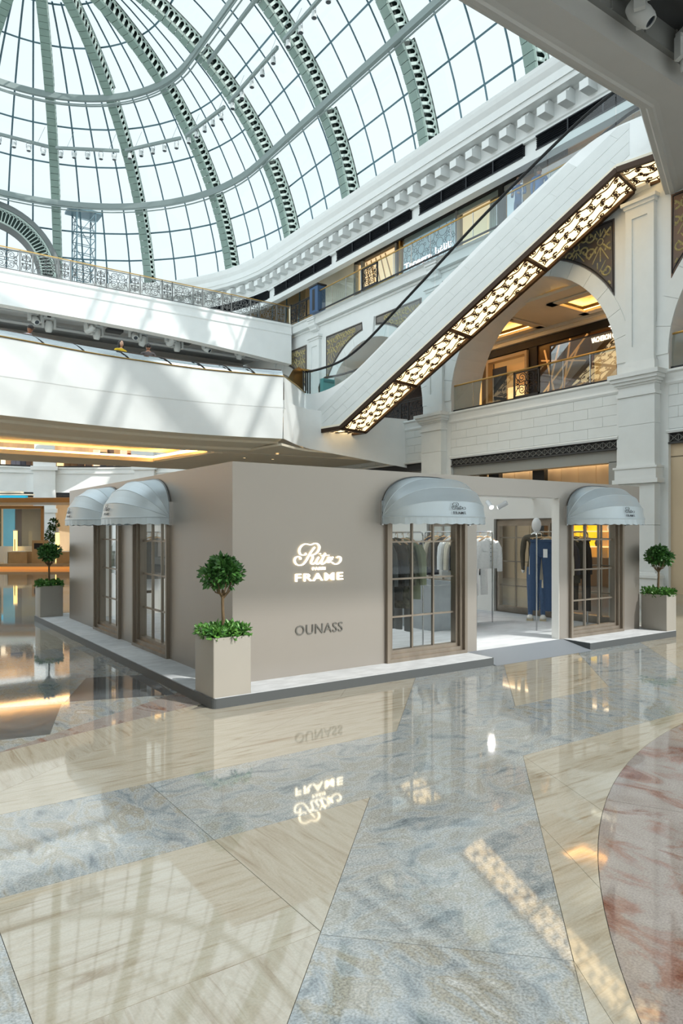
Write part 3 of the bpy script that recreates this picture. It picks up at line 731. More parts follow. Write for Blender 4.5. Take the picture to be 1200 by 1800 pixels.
# rib meshes in the x-z plane, one per section: flange, web coloured dark for the shade in the slots, pale tracery
def pol(r, a, y): return (r*math.cos(a), y, r*math.sin(a))
RIBM = []
for a0,a1 in SECT:
    n = max(4, int((a1-a0)*RI/0.34)); fl = MB(); wb = MB(); tr = MB()
    for i in range(n):
        t0 = a0+(a1-a0)*i/n; t1 = a0+(a1-a0)*(i+0.94)/n; w = 0.225 if i % 2 else 0.215
        vs = [pol(r,t,y) for r in (RI,RI+0.10) for t in (t0,t1) for y in (-w,w)]
        fl.add(vs, [(0,1,3,2),(4,6,7,5),(0,4,5,1),(2,3,7,6),(0,2,6,4),(1,5,7,3)])
    m = 16
    A = [a0+(a1-a0)*i/m for i in range(m+1)]
    for y0,y1,r0,r1 in ((-0.03,0.03,RI+0.08,RO-0.02),):
        for y in (y0,y1): wb.strip([pol(r0,a,y) for a in A],[pol(r1,a,y) for a in A])
    for r in (RI+0.10, RI+0.12): pass
    for y in (-0.2,0.2):
        wb2 = tr
        s_ = 0.02
        for r in (RI+0.12,):
            tr.tube([pol(r,a,y) for a in A], 0.035, 4, cap=False)
        k = max(3, int((a1-a0)*RI/0.27))
        for i in range(k+1):
            a = a0+(a1-a0)*i/k
            tr.bar(pol(RI+0.12,a,y), pol(RO-0.36,a,y), 0.115, 0.05, up=(0,1,0))
        st = (a1-a0)/k
        for i in range(-1,k+1):
            ca = a0+st*(i+0.5); pts = []
            for q in range(7):
                ph = PI*q/6; a = ca-math.cos(ph)*st*1.5
                if a0-0.001 <= a <= a1+0.001: pts.append(pol(RO-0.38+0.30*math.sin(ph),a,y))
            if len(pts) > 1: tr.tube(pts, 0.038, 4, cap=False)
    ou = MB()
    for y0,y1 in ((-0.215,0.215),):
        ou.strip([pol(RO,a,y0) for a in A],[pol(RO,a,y1) for a in A]); ou.strip([pol(RO-0.06,a,y0) for a in A],[pol(RO-0.06,a,y1) for a in A])
        ou.strip([pol(RO,a,y0) for a in A],[pol(RO-0.06,a,y0) for a in A]); ou.strip([pol(RO,a,y1) for a in A],[pol(RO-0.06,a,y1) for a in A])
    RIBM.append((fl.mesh('inner_flange', M_GREEN), wb.mesh('shade_web', M_GREEND, fix=False), tr.mesh('tracery', M_GREENW), ou.mesh('outer_flange', M_GREEND, fix=False)))
AZS = [R_(25.7*k-4.0) for k in range(1,6)]
AZS[0] = R_(22.0); AZS[1] = R_(48.0); AZS[2] = R_(72.8); AZS[3] = R_(98); AZS[4] = R_(123)
BYS = [31.3, 26.05, 20.73, 15.4, 10.1, 4.8, -0.5]
PLACES = [((XC,YC,DZ), a) for a in AZS[:4]]+[((XC,y,DZ), 0.0) for y in BYS]
for loc, az in PLACES:
    rib = obj('rib', None, dome, loc, (0,0,az))
    for q_, s4 in enumerate(RIBM):
        if q_ == (1 if az else 0): continue
        for me in s4: obj(me.name, me, rib)
ELS = [R_(e) for e in (-8,1,9.5,16.5,23,29.8,38.3,46.7,55.2,64,73,89.5)]
COLS = 4
def gridpts():
    """glass columns: list of functions el -> point, plus rib flag"""
    out = []
    ys = [-5.8]+BYS[::-1]
    for i in range(len(ys)-1):
        for k in range(COLS): out.append((lambda el, y=ys[i]+(ys[i+1]-ys[i])*k/COLS: brl(y,el,RG), k == 0))
    azs = [0.0]+AZS[:4]
    # from the last barrel rib (Y=31.0) to the first dome rib
    out.append((lambda el: brl(31.3,el,RG), True)); out.append((lambda el: sph(0.0,el,RG), False))
    for i in range(len(azs)-1):
        for k in range(COLS):
            if i == 0 and k == 0: continue
            out.append((lambda el, a=azs[i]+(azs[i+1]-azs[i])*k/COLS: sph(a,el,RG), k == 0))
    out.append((lambda el: sph(azs[-1],el,RG), True))
    return out
GC = gridpts()
random.seed(5)
vis_first = 16
rest = MB(); npane = 0
for c in range(len(GC)-1):
    f0, f1 = GC[c][0], GC[c+1][0]
    for r in range(len(ELS)-1):
        q = [f0(ELS[r]), f1(ELS[r]), f1(ELS[r+1]), f0(ELS[r+1])]
        if ELS[r] < R_(9) and c < 28: continue
        if c < 11: rest.quad(*q)
        else: MB().quad(*q).build('pane', G_DOME, dome, fix=False); npane += 1
o = rest.build('pane_field', G_DOME, dome, fix=False); o['kind'] = 'stuff'
for c,(f,isrib) in enumerate(GC):
    if isrib: continue
    MB().tube([f((R_(9) if c < 29 else R_(-8))+((R_(64.5)) if c < 29 else R_(81.5))*i/18) for i in range(19)], 0.045, 4).build('glazing_bar', M_BAR, dome)
for k,el in enumerate(ELS[2:-1]):
    if k in (3,6): continue
    for seg in range(2):
        pts = [f(el) for f,_ in (GC[:29] if seg == 0 else GC[28:])]
        MB().tube(pts, 0.05, 4).build('glazing_bar', M_BAR, dome)
# main ring beams with service pipes
def ring(el, r, w, h, name, m, a_max=R_(104)):
    pts = [brl(y,el,r) for y in (-5,5,15,25,31.9)]+[sph(a_max*i/26,el,r) for i in range(1,27)]
    b = MB()
    for p,q in zip(pts[:-1],pts[1:]): b.bar(p,q,w,h)
    return b.build(name, m, dome)
for el in (R_(29.8),R_(55.2)):
    ring(el, RI-0.02, 0.16, 0.30, 'ring_beam', M_RINGM); ring(el-0.024, RI-0.22, 0.05, 0.05, 'ring_pipe', M_RINGM); ring(el-0.012, RI-0.36, 0.05, 0.05, 'ring_pipe', M_RINGM)
b = MB(); b.bar(brl(-4,R_(52),RI-0.1), brl(30.9,R_(52),RI-0.1), 0.12, 0.16); b.build('cable_tray', M_RINGM, dome)
# light ring: straight tracks between ribs, spots below
el_t = R_(43.4); rt = 11.95
LM = MB(); LM.lathe([(0.0,0.13),(0.085,0.13),(0.10,0.11),(0.10,-0.02),(0.115,-0.03),(0.115,-0.14),(0.0,-0.14)], n=10, cap=False)
CANM = LM.mesh('can', mat('white lamp body', (210,214,214), 0.4), smooth=True)
LM = MB(); LM.lathe([(0.10,-0.145),(0.09,-0.16),(0.0,-0.16)], n=10, cap=False); LENSM = LM.mesh('lens', mat('dark lamp lens', (34,42,52), 0.2))
LM = MB(); LM.tube([(-0.12,0,0.0),(-0.12,0,0.2),(-0.06,0,0.26),(0.06,0,0.26),(0.12,0,0.2),(0.12,0,0.0)], 0.012, 4); BRKM = LM.mesh('bracket', mat('grey bracket', (120,124,126), 0.5))
nodes = [brl(y,el_t,rt) for y in (10.1,15.4,20.73,26.05,31.3)]+[sph(a,el_t,rt) for a in AZS[:4]]
bay_txt = ['third vault bay from the dome','second vault bay from the dome','vault bay nearest the dome','vault bay nearest the dome edge','first dome bay','second dome bay','third dome bay','dome bay at the picture edge']
ORD = ['first','second','third','fourth','fifth','sixth']
for i in range(len(nodes)-1):
    p, q = Vector(nodes[i]), Vector(nodes[i+1]); d = q-p
    t = thing('light_track', 'grey straight light track hung in the '+bay_txt[i], 'light track', group='light tracks under the glass roof')
    MB().bar(p+d*0.05, q-d*0.05, 0.12, 0.14).build('track', M_RINGM, t)
    for f in (0.2,0.8): MB().tube([p+d*f, p+d*f+Vector((0.5,0.0,1.3))*0.8], 0.008, 4).build('hanger_wire', M_RINGM, t)
    for k in range(5):
        c = p+d*(0.12+0.19*k)
        s_ = thing('spotlight', f'small white can spotlight, {ORD[k]} on the track of the {bay_txt[i]}', 'spotlight', (c.x,c.y,c.z-0.36), math.atan2(d.y,d.x), 'can spotlights under the glass roof')
        obj('can', CANM, s_); obj('lens', LENSM, s_); obj('bracket', BRKM, s_)
# low lattice arch at the far end of the apse
fa = structure('ceiling_arch', 'dark lattice arch ring at the far end of the glass dome')
AX, AY, AZc = 6.26, 43.2, 16.45
b = MB(); n = 30
A = [PI*i/n-0.12 for i in range(n+1)]
ap = lambda r,a,y: (AX+r*math.cos(a), AY+y, AZc+r*math.sin(a))
b.strip([ap(3.75,a,-0.1) for a in A],[ap(3.75,a,0.9) for a in A]); b.strip([ap(3.45,a,-0.1) for a in A],[ap(3.75,a,-0.1) for a in A]); b.strip([ap(2.62,a,0) for a in A],[ap(2.62,a,0.9) for a in A]); b.build('arch_band', mat('grey arch band', (122,128,128), 0.6), fa, fix=False)
b = MB(); b.strip([ap(2.62,a,0.06) for a in A],[ap(3.5,a,0.06) for a in A]); b.build('arch_backing', M_GREEND, fa, fix=False)
b = MB(); b.tube([ap(2.66,a,-0.02) for a in A],0.05,4); b.tube([ap(3.42,a,-0.02) for a in A],0.05,4)
k = 54
for i in range(k):
    a = -0.1+(PI+0.2)*i/k
    b.bar(ap(2.7,a,-0.02), ap(3.15,a,-0.02), 0.05, 0.05, up=(0,1,0))
    b.tube([ap(3.14+0.22*math.sin(PI*q/5), a+(PI+0.2)/k*(1-math.cos(PI*q/5)), -0.02) for q in range(6)], 0.022, 4)
b.build('arch_tracery', M_GREENW, fa)
# lattice maintenance tower outside the glass
t = thing('lattice_tower', 'blue grey lattice maintenance tower standing beyond the glass dome', 'tower', (13.05,50,9))
b = MB(); H_ = 14.6; w = 0.62
for sx in (-1,1):
    for sy in (-1,1): b.tube([(sx*w,sy*w,0),(sx*w,sy*w,H_)], 0.05, 5)
b.build('leg_frame', M_BAR, t)
b = MB(); k = 24
for i in range(k):
    z = H_*i/k; z2 = H_*(i+1)/k
    for a,c in (((-w,-w),(w,-w)),((w,-w),(w,w)),((w,w),(-w,w)),((-w,w),(-w,-w))):
        b.bar((a[0],a[1],z),(c[0],c[1],z),0.04,0.04)
        if i % 3 == 0: b.bar((a[0],a[1],z),(c[0],c[1],H_*min(i+3,k)/k),0.04,0.04)
b.build('rung', M_BAR, t)
MB().box(-1.1,1.1,-0.7,0.7,H_,H_+0.16).build('head_beam', M_BAR, t)
# ================================================================ ESCALATOR
EA = Vector((14.83,21.4,5.5)); ED = Vector((0.2156,-0.9765,0)); EN = Vector((0.9765,0.2156,0))
def es(s, z, o=0.0):
    p = EA+ED*s+EN*o; return (p.x,p.y,z)
EW = 1.42
esc = thing('escalator', 'white clad escalator with glowing scrolled underside rising to the upper bridge', 'escalator')
bot = [(-2.0,5.45),(0.0,5.5),(10.25,11.5),(13.5,11.5)]
top_c = [(v.x,v.y) for v in catmull([(-2.07,7.06,0),(-1.13,7.02,0),(0.05,7.25,0),(1.17,7.8,0),(3.7,9.38,0),(5.25,10.3,0),(7.09,11.38,0),(8.9,12.32,0),(9.56,12.60,0),(10.2,12.74,0),(11.2,12.78,0),(13.5,12.78,0)], 4)]
def ctop(s):
    for (s0,z0),(s1,z1) in zip(top_c[:-1],top_c[1:]):
        if s0 <= s <= s1: return z0+(z1-z0)*(s-s0)/max(s1-s0,1e-6)
    return top_c[-1][1] if s > 0 else top_c[0][1]
def cbot(s):
    if s < 0: return 5.5+0.025*s
    return min(5.5+s*6/10.25, 11.5)
SS = sorted(set([-2.05+0.25*i for i in range(63)]+[0.0,10.25]))
for o0,o1 in ((0.0,0.10),(EW-0.10,EW)):
    b = MB()
    lo = [(s,cbot(s)+0.14) for s in SS]; hi = [(s,ctop(s)) for s in SS]
    for o in (o0,o1): b.strip([es(s,z,o) for s,z in lo],[es(s,z,o) for s,z in hi])
    b.strip([es(s,z,o0) for s,z in hi],[es(s,z,o1) for s,z in hi])
    b.quad(es(-2.05,5.55,o0),es(-2.05,5.55,o1),es(-2.05,7.06,o1),es(-2.05,7.06,o0))
    b.build('side_cladding', M_PLASTER, esc, fix=False)
# individual cladding panels on the near side
def clip(poly, a, b_, c_):   # keep a*s+b*z>=c
    out = []
    for i in range(len(poly)):
        p, q = poly[i], poly[(i+1) % len(poly)]; dp = a*p[0]+b_*p[1]-c_; dq = a*q[0]+b_*q[1]-c_
        if dp >= 0: out.append(p)
        if (dp >= 0) != (dq >= 0): t_ = dp/(dp-dq); out.append((p[0]+(q[0]-p[0])*t_, p[1]+(q[1]-p[1])*t_))
    return out
SL = 6/10.25; rowh = 0.355; plen = 1.75
for r in range(4):
    s = -4.0+(plen/2 if r % 2 else 0.3)
    while s < 13:
        z_ = lambda q: 5.64+SL*q
        poly = [(s,z_(s)+rowh*r),(s+plen,z_(s+plen)+rowh*r),(s+plen-0.25,z_(s+plen-0.25)+rowh*(r+1)),(s-0.25,z_(s-0.25)+rowh*(r+1))]
        poly = clip(poly,1,0,-2.03); poly = clip(poly,0,1,5.62) if len(poly) > 2 else poly
        poly = clip(poly,0,-1,-12.72) if len(poly) > 2 else poly
        poly = clip(poly,-1,0,-10.6) if len(poly) > 2 else poly
        if len(poly) > 2 and all(z < ctop(q)-0.005 for q,z in poly):
            ar = abs(sum(poly[i][0]*poly[(i+1) % len(poly)][1]-poly[(i+1) % len(poly)][0]*poly[i][1] for i in range(len(poly))))/2
            if ar > 0.06: MB().prism(inset(poly,0.005), lambda u,v,d: es(u,v,-d), 0.0, 0.012).build('cladding_panel', M_STONE2, esc)
        s += plen
# cream moulding and dark frame along the bottom edge
b = MB(); path = [(-2.05,5.45),(0,5.5),(10.25,11.5),(13.5,11.5)]
for (s0,z0),(s1,z1) in zip(path[:-1],path[1:]): b.bar(es(s0,z0+0.17,-0.01), es(s1,z1+0.17,-0.01), 0.05, 0.08)
b.build('cream_moulding', M_SOFFIT, esc)
b = MB()
for o in (0.02,EW-0.02):
    for (s0,z0),(s1,z1) in zip(path[:-1],path[1:]): b.bar(es(s0,z0+0.06,o), es(s1,z1+0.06,o), 0.12, 0.15)
cuts = [-2.0,0.0,2.45,4.75,7.5,10.25,12.6]
for s in cuts: b.bar(es(s,cbot(s)+0.03,0), es(s,cbot(s)+0.03,EW), 0.09, 0.10)
b.build('bronze_frame', M_BRONZE, esc)
MB().strip([es(s,z+0.22,0.05) for s,z in path],[es(s,z+0.22,EW-0.05) for s,z in path]).build('truss_bottom', M_BRONZE, esc, fix=False)
# lit panels with bronze scrolls
for i in range(len(cuts)-1):
    s0, s1 = cuts[i], cuts[i+1]; z0, z1 = cbot(s0), cbot(s1)
    lp = MB(); lp.quad(es(s0+0.04,z0+0.08,0.08),es(s1-0.04,z1+0.08,0.08),es(s1-0.04,z1+0.08,EW-0.08),es(s0+0.04,z0+0.08,EW-0.08))
    pn = lp.build('lit_panel', M_PANELL, esc, fix=False)
    g = MB(); L = math.hypot(s1-s0,z1-z0); W_ = EW-0.2
    def put(c, r=0.019):
        pts = []
        for x,y in c:
            f = x/L
            if 0.012 < f < 0.988 and 0.0 < y < W_: pts.append(es(s0+(s1-s0)*f, z0+(z1-z0)*f+0.045, 0.1+y))
        if len(pts) > 2: g.tube(pts, r, 4, cap=False)
    nc = max(2, round(L/0.62)); cw = L/nc
    for row,yr in enumerate((0.17,0.5,0.83)):
        put([(L*q/40, W_*yr+0.055*math.sin(q/40*nc*PI*2+row)) for q in range(41)])
        for q in range(nc):
            sg_ = 1 if (q+row) % 2 else -1; x0 = (q+0.5)*cw
            put(spiral(x0-0.11, W_*yr+sg_*0.10, 0.015, 0.10, 0.4*sg_, 1.5*sg_, 16)); put(spiral(x0+0.13, W_*yr-sg_*0.09, 0.012, 0.085, PI+0.5, -1.4*sg_, 16))
            for k in range(3): put(arc2(x0+0.26-0.05*k, W_*yr+sg_*(0.07+0.03*(k % 2)), 0.026, 0, 2*PI, 7), 0.015)
    g.build('bronze_scrollwork', M_BRONZE, pn)
# glass balustrades, handrails
hand = [(v.x,v.y) for v in catmull([(-2.07,7.95,0),(-1.13,7.94,0),(0.05,8.09,0),(1.17,8.56,0),(2.53,9.4,0),(4.3,10.52,0),(6,11.6,0),(8.2,12.86,0),(9.7,13.6,0),(10.8,13.85,0),(13.4,13.9,0)], 5)]
def htop(s):
    for (s0,z0),(s1,z1) in zip(hand[:-1],hand[1:]):
        if s0 <= s <= s1: return z0+(z1-z0)*(s-s0)/max(s1-s0,1e-6)
    return hand[-1][1] if s > 0 else hand[0][1]
for o in (0.08,EW-0.08):
    gl = [-2.0,0.2,2.2,4.2,6.2,8.2,10.2,12.4]
    for s0,s1 in zip(gl[:-1],gl[1:]):
        q = [s0+0.01+(s1-s0-0.02)*i/5 for i in range(6)]
        MB().strip([es(s,ctop(s)-0.05,o) for s in q],[es(s,htop(s),o) for s in q]).build('glass_panel', G_RAIL, esc, fix=False)
    low = [(-2.07,7.95),(-2.3,7.85),(-2.42,7.6),(-2.40,7.3),(-2.25,7.12)]
    MB().tube([es(s,z,o) for s,z in low[::-1]+hand], 0.045, 6).build('handrail', M_BLACK, esc, smooth=True)
# steps
b = MB()
s = -1.6
while s < 12.6:
    z = cbot(s)+0.95; b.add([es(s,z,0.2),es(s+0.4,z,0.2),es(s+0.4,z,EW-0.2),es(s,z,EW-0.2)],[(0,1,2,3)]); s += 0.4
b.build('step_band', mat('dark step metal', (70,72,74), 0.5, metal=0.5), esc, fix=False)
# turquoise notice box and red stop button at the foot
t = thing('notice_box', 'turquoise notice box behind glass at the escalator foot', 'box', es(-1.2,7.12,0.55))
MB().box(-0.28,0.28,-0.1,0.1,0,0.5).build('body', mat('turquoise box', (120,196,196), 0.5), t); MB().box(-0.24,0.24,-0.12,-0.1,0.36,0.46).build('slot', mat('teal slot', (80,150,156), 0.5), t)
t = thing('stop_sign', 'round red no-entry disc on the escalator handrail end', 'sign', es(-2.15,7.62,-0.02))
b = MB(); b.lathe([(0.11,-0.02),(0.11,0.02)], n=16); o = b.build('disc', mat('red disc', (190,30,44), 0.4), t); o.rotation_euler = (PI/2,0,-0.4)
b = MB(); b.box(-0.07,0.07,-0.03,-0.022,-0.018,0.018); o = b.build('bar', M_PLASTER, t); o.rotation_euler = (0,0,-0.4)
# ================================================================ SHOP PAVILION
PX0, PX1, PY0, PY1, PZ = 2.867, 11.157, 6.328, 14.593, 0.104
WX0, WX1, WY0, WY1, WZ = 3.319, 10.835, 6.814, 13.713, 2.489
pav = thing('shop_pavilion', 'low champagne metallic pop-up shop pavilion on a pale platform', 'pavilion')
# platform: rounded plan, dark edge and pale top, notch for the entrance ramp
def rounded(x0,x1,y0,y1,r=0.06):
    P = []
    for cx,cy,a in ((x1-r,y0+r,-PI/2),(x1-r,y1-r,0),(x0+r,y1-r,PI/2),(x0+r,y0+r,PI)): P += arc2(cx,cy,r,a,a+PI/2,5)
    return P
XR0, XR1 = 6.80, 8.82
plan = rounded(PX0,PX1,PY0,PY1)
left_pts = [p for p in plan if p[0] < 5 and p[1] < 8]; right_pts = [p for p in plan if p[0] > 8 and p[1] < 8]; back = [p for p in plan if p[1] > 8]
outline = right_pts+back+left_pts+[(XR0,PY0),(XR0,WY0),(XR1,WY0),(XR1,PY0)]
b = MB(); n = len(outline)
b.add([(x,y,z) for z in (0.0,PZ-0.004) for x,y in outline], [(i,(i+1) % n,n+(i+1) % n,n+i) for i in range(n)]); b.build('platform_edge', M_PLATE, pav, fix=False)
for x0,x1,y0,y1 in ((PX0+0.03,XR0-0.012,PY0+0.012,WY0),(XR1+0.012,PX1-0.03,PY0+0.012,WY0),(PX0+0.012,WX0,WY0,PY1-0.012),(WX1,PX1-0.012,WY0,PY1-0.012),(WX0,WX1,WY1,PY1-0.012)):
    MB().box(x0,x1,y0,y1,PZ-0.05,PZ).build('platform_top', M_PLAT, pav)
MB().box(WX0,WX1,WY0,WY1,0.02,PZ).build('interior_floor', M_INFLOOR, pav)
b = MB(); b.add([(XR0+0.004,WY0,0),(XR1-0.004,WY0,0),(XR1-0.004,PY0-0.05,0.002),(XR0+0.004,PY0-0.05,0.002),(XR0+0.004,WY0,PZ),(XR1-0.004,WY0,PZ)],[(3,2,5,4),(0,3,4),(1,5,2),(0,4,5,1)]); b.build('entrance_ramp', M_RAMP, pav)
# walls: outer skin and white inner skin, cut round the openings
def wall_run(u0,u1,openings,fn,name,ins=0.07):
    """openings (a,b,z0,z1) along u; fn(u,d,z) maps to the world; d 0 outside .. 0.14 inside"""
    for d0,d1,m,nm in ((0.0,0.07,M_PAV,name),(0.07,0.14,M_PAVIN,'inner_'+name)):
        b = MB(); cuts = sorted(openings); u = u0 if d0 == 0 else u0+ins; ue = u1 if d0 == 0 else u1-ins
        def bx_(a,c,z0,z1):
            vs = [fn(q,d,z) for z in (z0,z1) for q,d in ((a,d0),(c,d0),(c,d1),(a,d1))]
            b.add(vs,[(0,3,2,1),(4,5,6,7),(0,1,5,4),(1,2,6,5),(2,3,7,6),(3,0,4,7)])
        for a,c,z0,z1 in cuts:
            bx_(u,a,PZ,WZ); bx_(a,c,z1,WZ)
            if z0 > PZ+0.01: bx_(a,c,PZ,z0)
            u = c
        bx_(u,ue,PZ,WZ); b.build(nm, m, pav)
WT = 1.98
wall_run(WX0,WX1,[(5.40,6.77,PZ,WT),(6.99,8.75,PZ,2.235),(8.98,10.34,PZ,WT)], lambda u,d,z: (u,WY0+d,z), 'front_wall')
wall_run(WY0+0.07,WY1-0.07,[(8.63,10.0,PZ,WT),(10.62,11.99,PZ,WT)], lambda u,d,z: (WX0+d,u,z), 'side_wall')
wall_run(WY0+0.07,WY1-0.07,[(7.02,8.27,PZ,WT),(8.45,9.95,PZ,WT),(10.62,11.99,PZ,WT)], lambda u,d,z: (WX1-d,u,z), 'side_wall')
wall_run(WX0,WX1,[], lambda u,d,z: (u,WY1-d,z), 'rear_wall')
# white door reveal
MB().box(8.742,8.752,WY0+0.005,WY0+0.14,PZ,2.235).build('door_reveal', M_PAVIN, pav)
# sash windows
def frame_ring(b, x0,x1,z0,z1,w,y0,y1):
    b.box(x0,x0+w,y0,y1,z0,z1); b.box(x1-w,x1,y0,y1,z0,z1); b.box(x0+w,x1-w,y0,y1,z0,z0+w); b.box(x0+w,x1-w,y0,y1,z1-w,z1)
def sash_window(loc, rz, W=1.37, H=WT-PZ):
    w = obj('window', None, pav, loc, (0,0,rz))
    for x,wd,y0,y1 in ((0.0,0.045,-0.045,0.05),(0.045,0.05,-0.005,0.09),(0.095,0.045,0.035,0.13)):
        b = MB(); frame_ring(b,x,W-x,x,H-x,wd,y0,y1); b.build('frame_step', M_WFRAME, w)
    i = 0.14; gx0, gx1, gz0, gz1 = i, W-i, i, H-i
    xs = [gx0+(gx1-gx0)*k/3 for k in range(4)]; zs = [gz0,0.55,1.03,1.50,gz1]
    for x in xs[1:3]: MB().box(x-0.012,x+0.012,0.075,0.11,gz0,gz1).build('muntin', M_WFRAME, w)
    for z in zs[1:4]: MB().box(gx0,gx1,0.078,0.108,z-0.011,z+0.011).build('muntin', M_WFRAME, w)
    for a in range(3):
        for c in range(4):
            b = MB(); b.quad((xs[a],0.093,zs[c]),(xs[a+1],0.093,zs[c]),(xs[a+1],0.093,zs[c+1]),(xs[a],0.093,zs[c+1])); b.build('pane', G_WIN, w, fix=False)
    return w
sash_window((5.40,WY0,PZ),0); sash_window((8.98,WY0,PZ),0,1.36)
sash_window((WX0,10.0,PZ),-PI/2); sash_window((WX0,11.99,PZ),-PI/2)
sash_window((WX1,7.02,PZ),PI/2,1.25); sash_window((WX1,8.45,PZ),PI/2,1.50); sash_window((WX1,10.62,PZ),PI/2)

# ---- lettering: flowing strokes with a pen that swells on the down strokes
RITZ = {'stem': [(-0.067,0.107),(-0.116,0.054),(-0.157,-0.005),(-0.193,-0.057),(-0.234,-0.091),(-0.284,-0.096),(-0.324,-0.076),(-0.338,-0.038),(-0.324,-0.008),(-0.289,0.003),(-0.262,-0.011),(-0.262,-0.032)],
 'flourish': [(-0.185,0.039),(-0.198,0.022),(-0.228,0.017),(-0.262,0.029),(-0.277,0.061),(-0.267,0.099),(-0.236,0.13),(-0.193,0.145),(-0.152,0.139),(-0.121,0.134),(-0.09,0.144),(-0.054,0.151),(-0.018,0.134),(-0.004,0.103),(-0.018,0.065),(-0.049,0.035),(-0.09,0.018),(-0.129,0.014)],
 'leg': [(-0.106,0.014),(-0.093,-0.016),(-0.116,-0.059),(-0.113,-0.081),(-0.09,-0.088),(-0.057,-0.068)],
 'i': [(-0.012,-0.008),(-0.042,-0.053),(-0.047,-0.079),(-0.028,-0.09),(0.005,-0.071),(0.035,-0.037)],
 't': [(0.079,0.034),(0.04,-0.033),(0.022,-0.076),(0.037,-0.092),(0.077,-0.073),(0.111,-0.043)], 'bar': [(0.024,0.006),(0.077,0.009),(0.132,0.01)],
 'z1': [(0.117,-0.028),(0.132,-0.013),(0.157,-0.018),(0.186,-0.014)], 'z2': [(0.186,-0.014),(0.154,-0.044),(0.117,-0.074)],
 'z3': [(0.117,-0.074),(0.16,-0.07),(0.194,-0.089),(0.229,-0.098),(0.27,-0.083),(0.296,-0.052),(0.292,-0.021),(0.266,-0.008),(0.244,-0.02)], 'zb': [(0.136,-0.046),(0.179,-0.042)], 'dot': [(0.003,0.029),(0.014,0.032)]}
def script_mesh(name, m, k=1.0, pen=1.0, depth=0.012):
    b = MB()
    for st in RITZ.values():
        P = catmull([(x,0,z) for x,z in st], 5); n = len(P); L = []; Rr = []
        for i,p in enumerate(P):
            t = (P[min(i+1,n-1)]-P[max(i-1,0)]); t.normalize() if t.length > 0 else None
            w = (0.0042+0.0062*abs(t.z)**1.5)*pen
            nx = Vector((-t.z,0,t.x))*w
            L.append((p+nx)*k); Rr.append((p-nx)*k)
        for y in (0.0,-depth): b.strip([(q.x,y,q.z) for q in L],[(q.x,y,q.z) for q in Rr])
        b.strip([(q.x,0,q.z) for q in L],[(q.x,-depth,q.z) for q in L]); b.strip([(q.x,0,q.z) for q in Rr],[(q.x,-depth,q.z) for q in Rr])
    return b.mesh(name, m, fix=False)
sg = thing('illuminated_sign', 'glowing white script and capitals sign on the pavilion front wall', 'sign', (4.425,WY0-0.004,1.45))
obj('script_lettering', script_mesh('script_lettering', M_LETTER, 1.0, 1.05), sg)
o = text('capital_lettering','FRAME',M_LETTER,0.13,(0.0,-0.006,-0.238),(PI/2,0,0),sg,0.006,0.0012,spacing=1.16,w=0.655,h=0.088)
o = text('small_lettering','PARIS',M_LETTER,0.05,(-0.01,-0.006,-0.141),(PI/2,0,0),sg,0.005,0.001,spacing=1.2,w=0.18,h=0.034)
sg = thing('engraved_sign', 'grey engraved capitals low on the pavilion front wall', 'sign', (4.425,WY0-0.002,0.615))
o = text('capital_lettering','OUNASS',M_LETTERD,0.15,(0,-0.004,0),(PI/2,0,0),sg,0.006,-0.0006,spacing=1.05,w=0.65,h=0.112)

# ---- dome awnings
SCRIPT_S = script_mesh('script_print', M_INK, 0.36, 1.1, 0.002)
def awning(loc, rz, label, W=1.50):
    t = thing('dome_awning', label, 'awning', loc, rz, 'silver dome awnings on the pavilion')
    a = W/2; TH = [R_(x) for x in (0,27,49,70,90)]; BB = [0.52,0.545,0.56,0.57,0.575]; NT = 24; ex = 2/2.7
    def hoop(th, bb):
        P = []
        for i in range(NT+1):
            u = PI*i/NT; cx = math.copysign(abs(math.cos(u))**ex, math.cos(u)); r = bb*abs(math.sin(u))**ex
            P.append((a-a*cx, -0.015-r*math.sin(th), r*math.cos(th)))
        return P
    H = [hoop(th,bb) for th,bb in zip(TH,BB)]
    for k in range(4):
        b = MB()
        mid = [tuple((p[i]+q[i])/2-(0.004 if i == 2 else 0) for i in range(3)) for p,q in zip(H[k],H[k+1])]
        b.strip(H[k],mid); b.strip(mid,H[k+1]); b.build('fabric_gore', M_AWN, t, smooth=True, fix=False)
    b = MB()
    for h in H[1:4]: b.tube(h, 0.005, 5)
    b.build('seam', M_AWN, t)
    MB().tube(H[0], 0.012, 6).build('wall_hoop', mat('grey awning tube', (120,126,130), 0.4, metal=0.5), t)
    # scalloped valance
    F = hoop(PI/2, 0.578); b = MB()
    low = []; fine = []
    for i in range(len(F)-1):
        for k in range(4): fine.append(tuple(F[i][j]+(F[i+1][j]-F[i][j])*k/4 for j in range(3)))
    fine.append(F[-1]); run = 0.0; prev = fine[0]
    for p in fine:
        run += math.dist(p,prev); prev = p
        low.append((p[0],p[1]-0.004*math.sin(run*40),p[2]-0.078-0.014*abs(math.sin(run*PI/0.15))))
    b.strip(fine,low); b.build('valance', M_AWN, t, fix=False)
    MB().tube(F, 0.008, 6).build('front_hoop', M_AWN, t)
    # printed logo on the lower gore
    z_, y_ = 0.112, -0.585
    tilt = R_(-17)
    o = obj('script_print', SCRIPT_S, t, (a,y_,z_+0.012), (tilt,0,0))
    o = text('capital_print','FRAME',M_INK,0.05,(a,y_-0.012,z_-0.062),(PI/2+tilt,0,0),t,0.0008,0.0006,spacing=1.25,w=0.21,h=0.034)
    for x in (0.0,W): MB().box(x-0.015,x+0.015,-0.03,0.0,-0.10,0.20).build('bracket', M_STEEL, t)
    return t
awning((5.335,WY0,1.915),0,'silver dome awning over the window beside the glowing sign')
awning((8.90,WY0,1.925),0,'silver dome awning at the right end of the pavilion front',1.52)
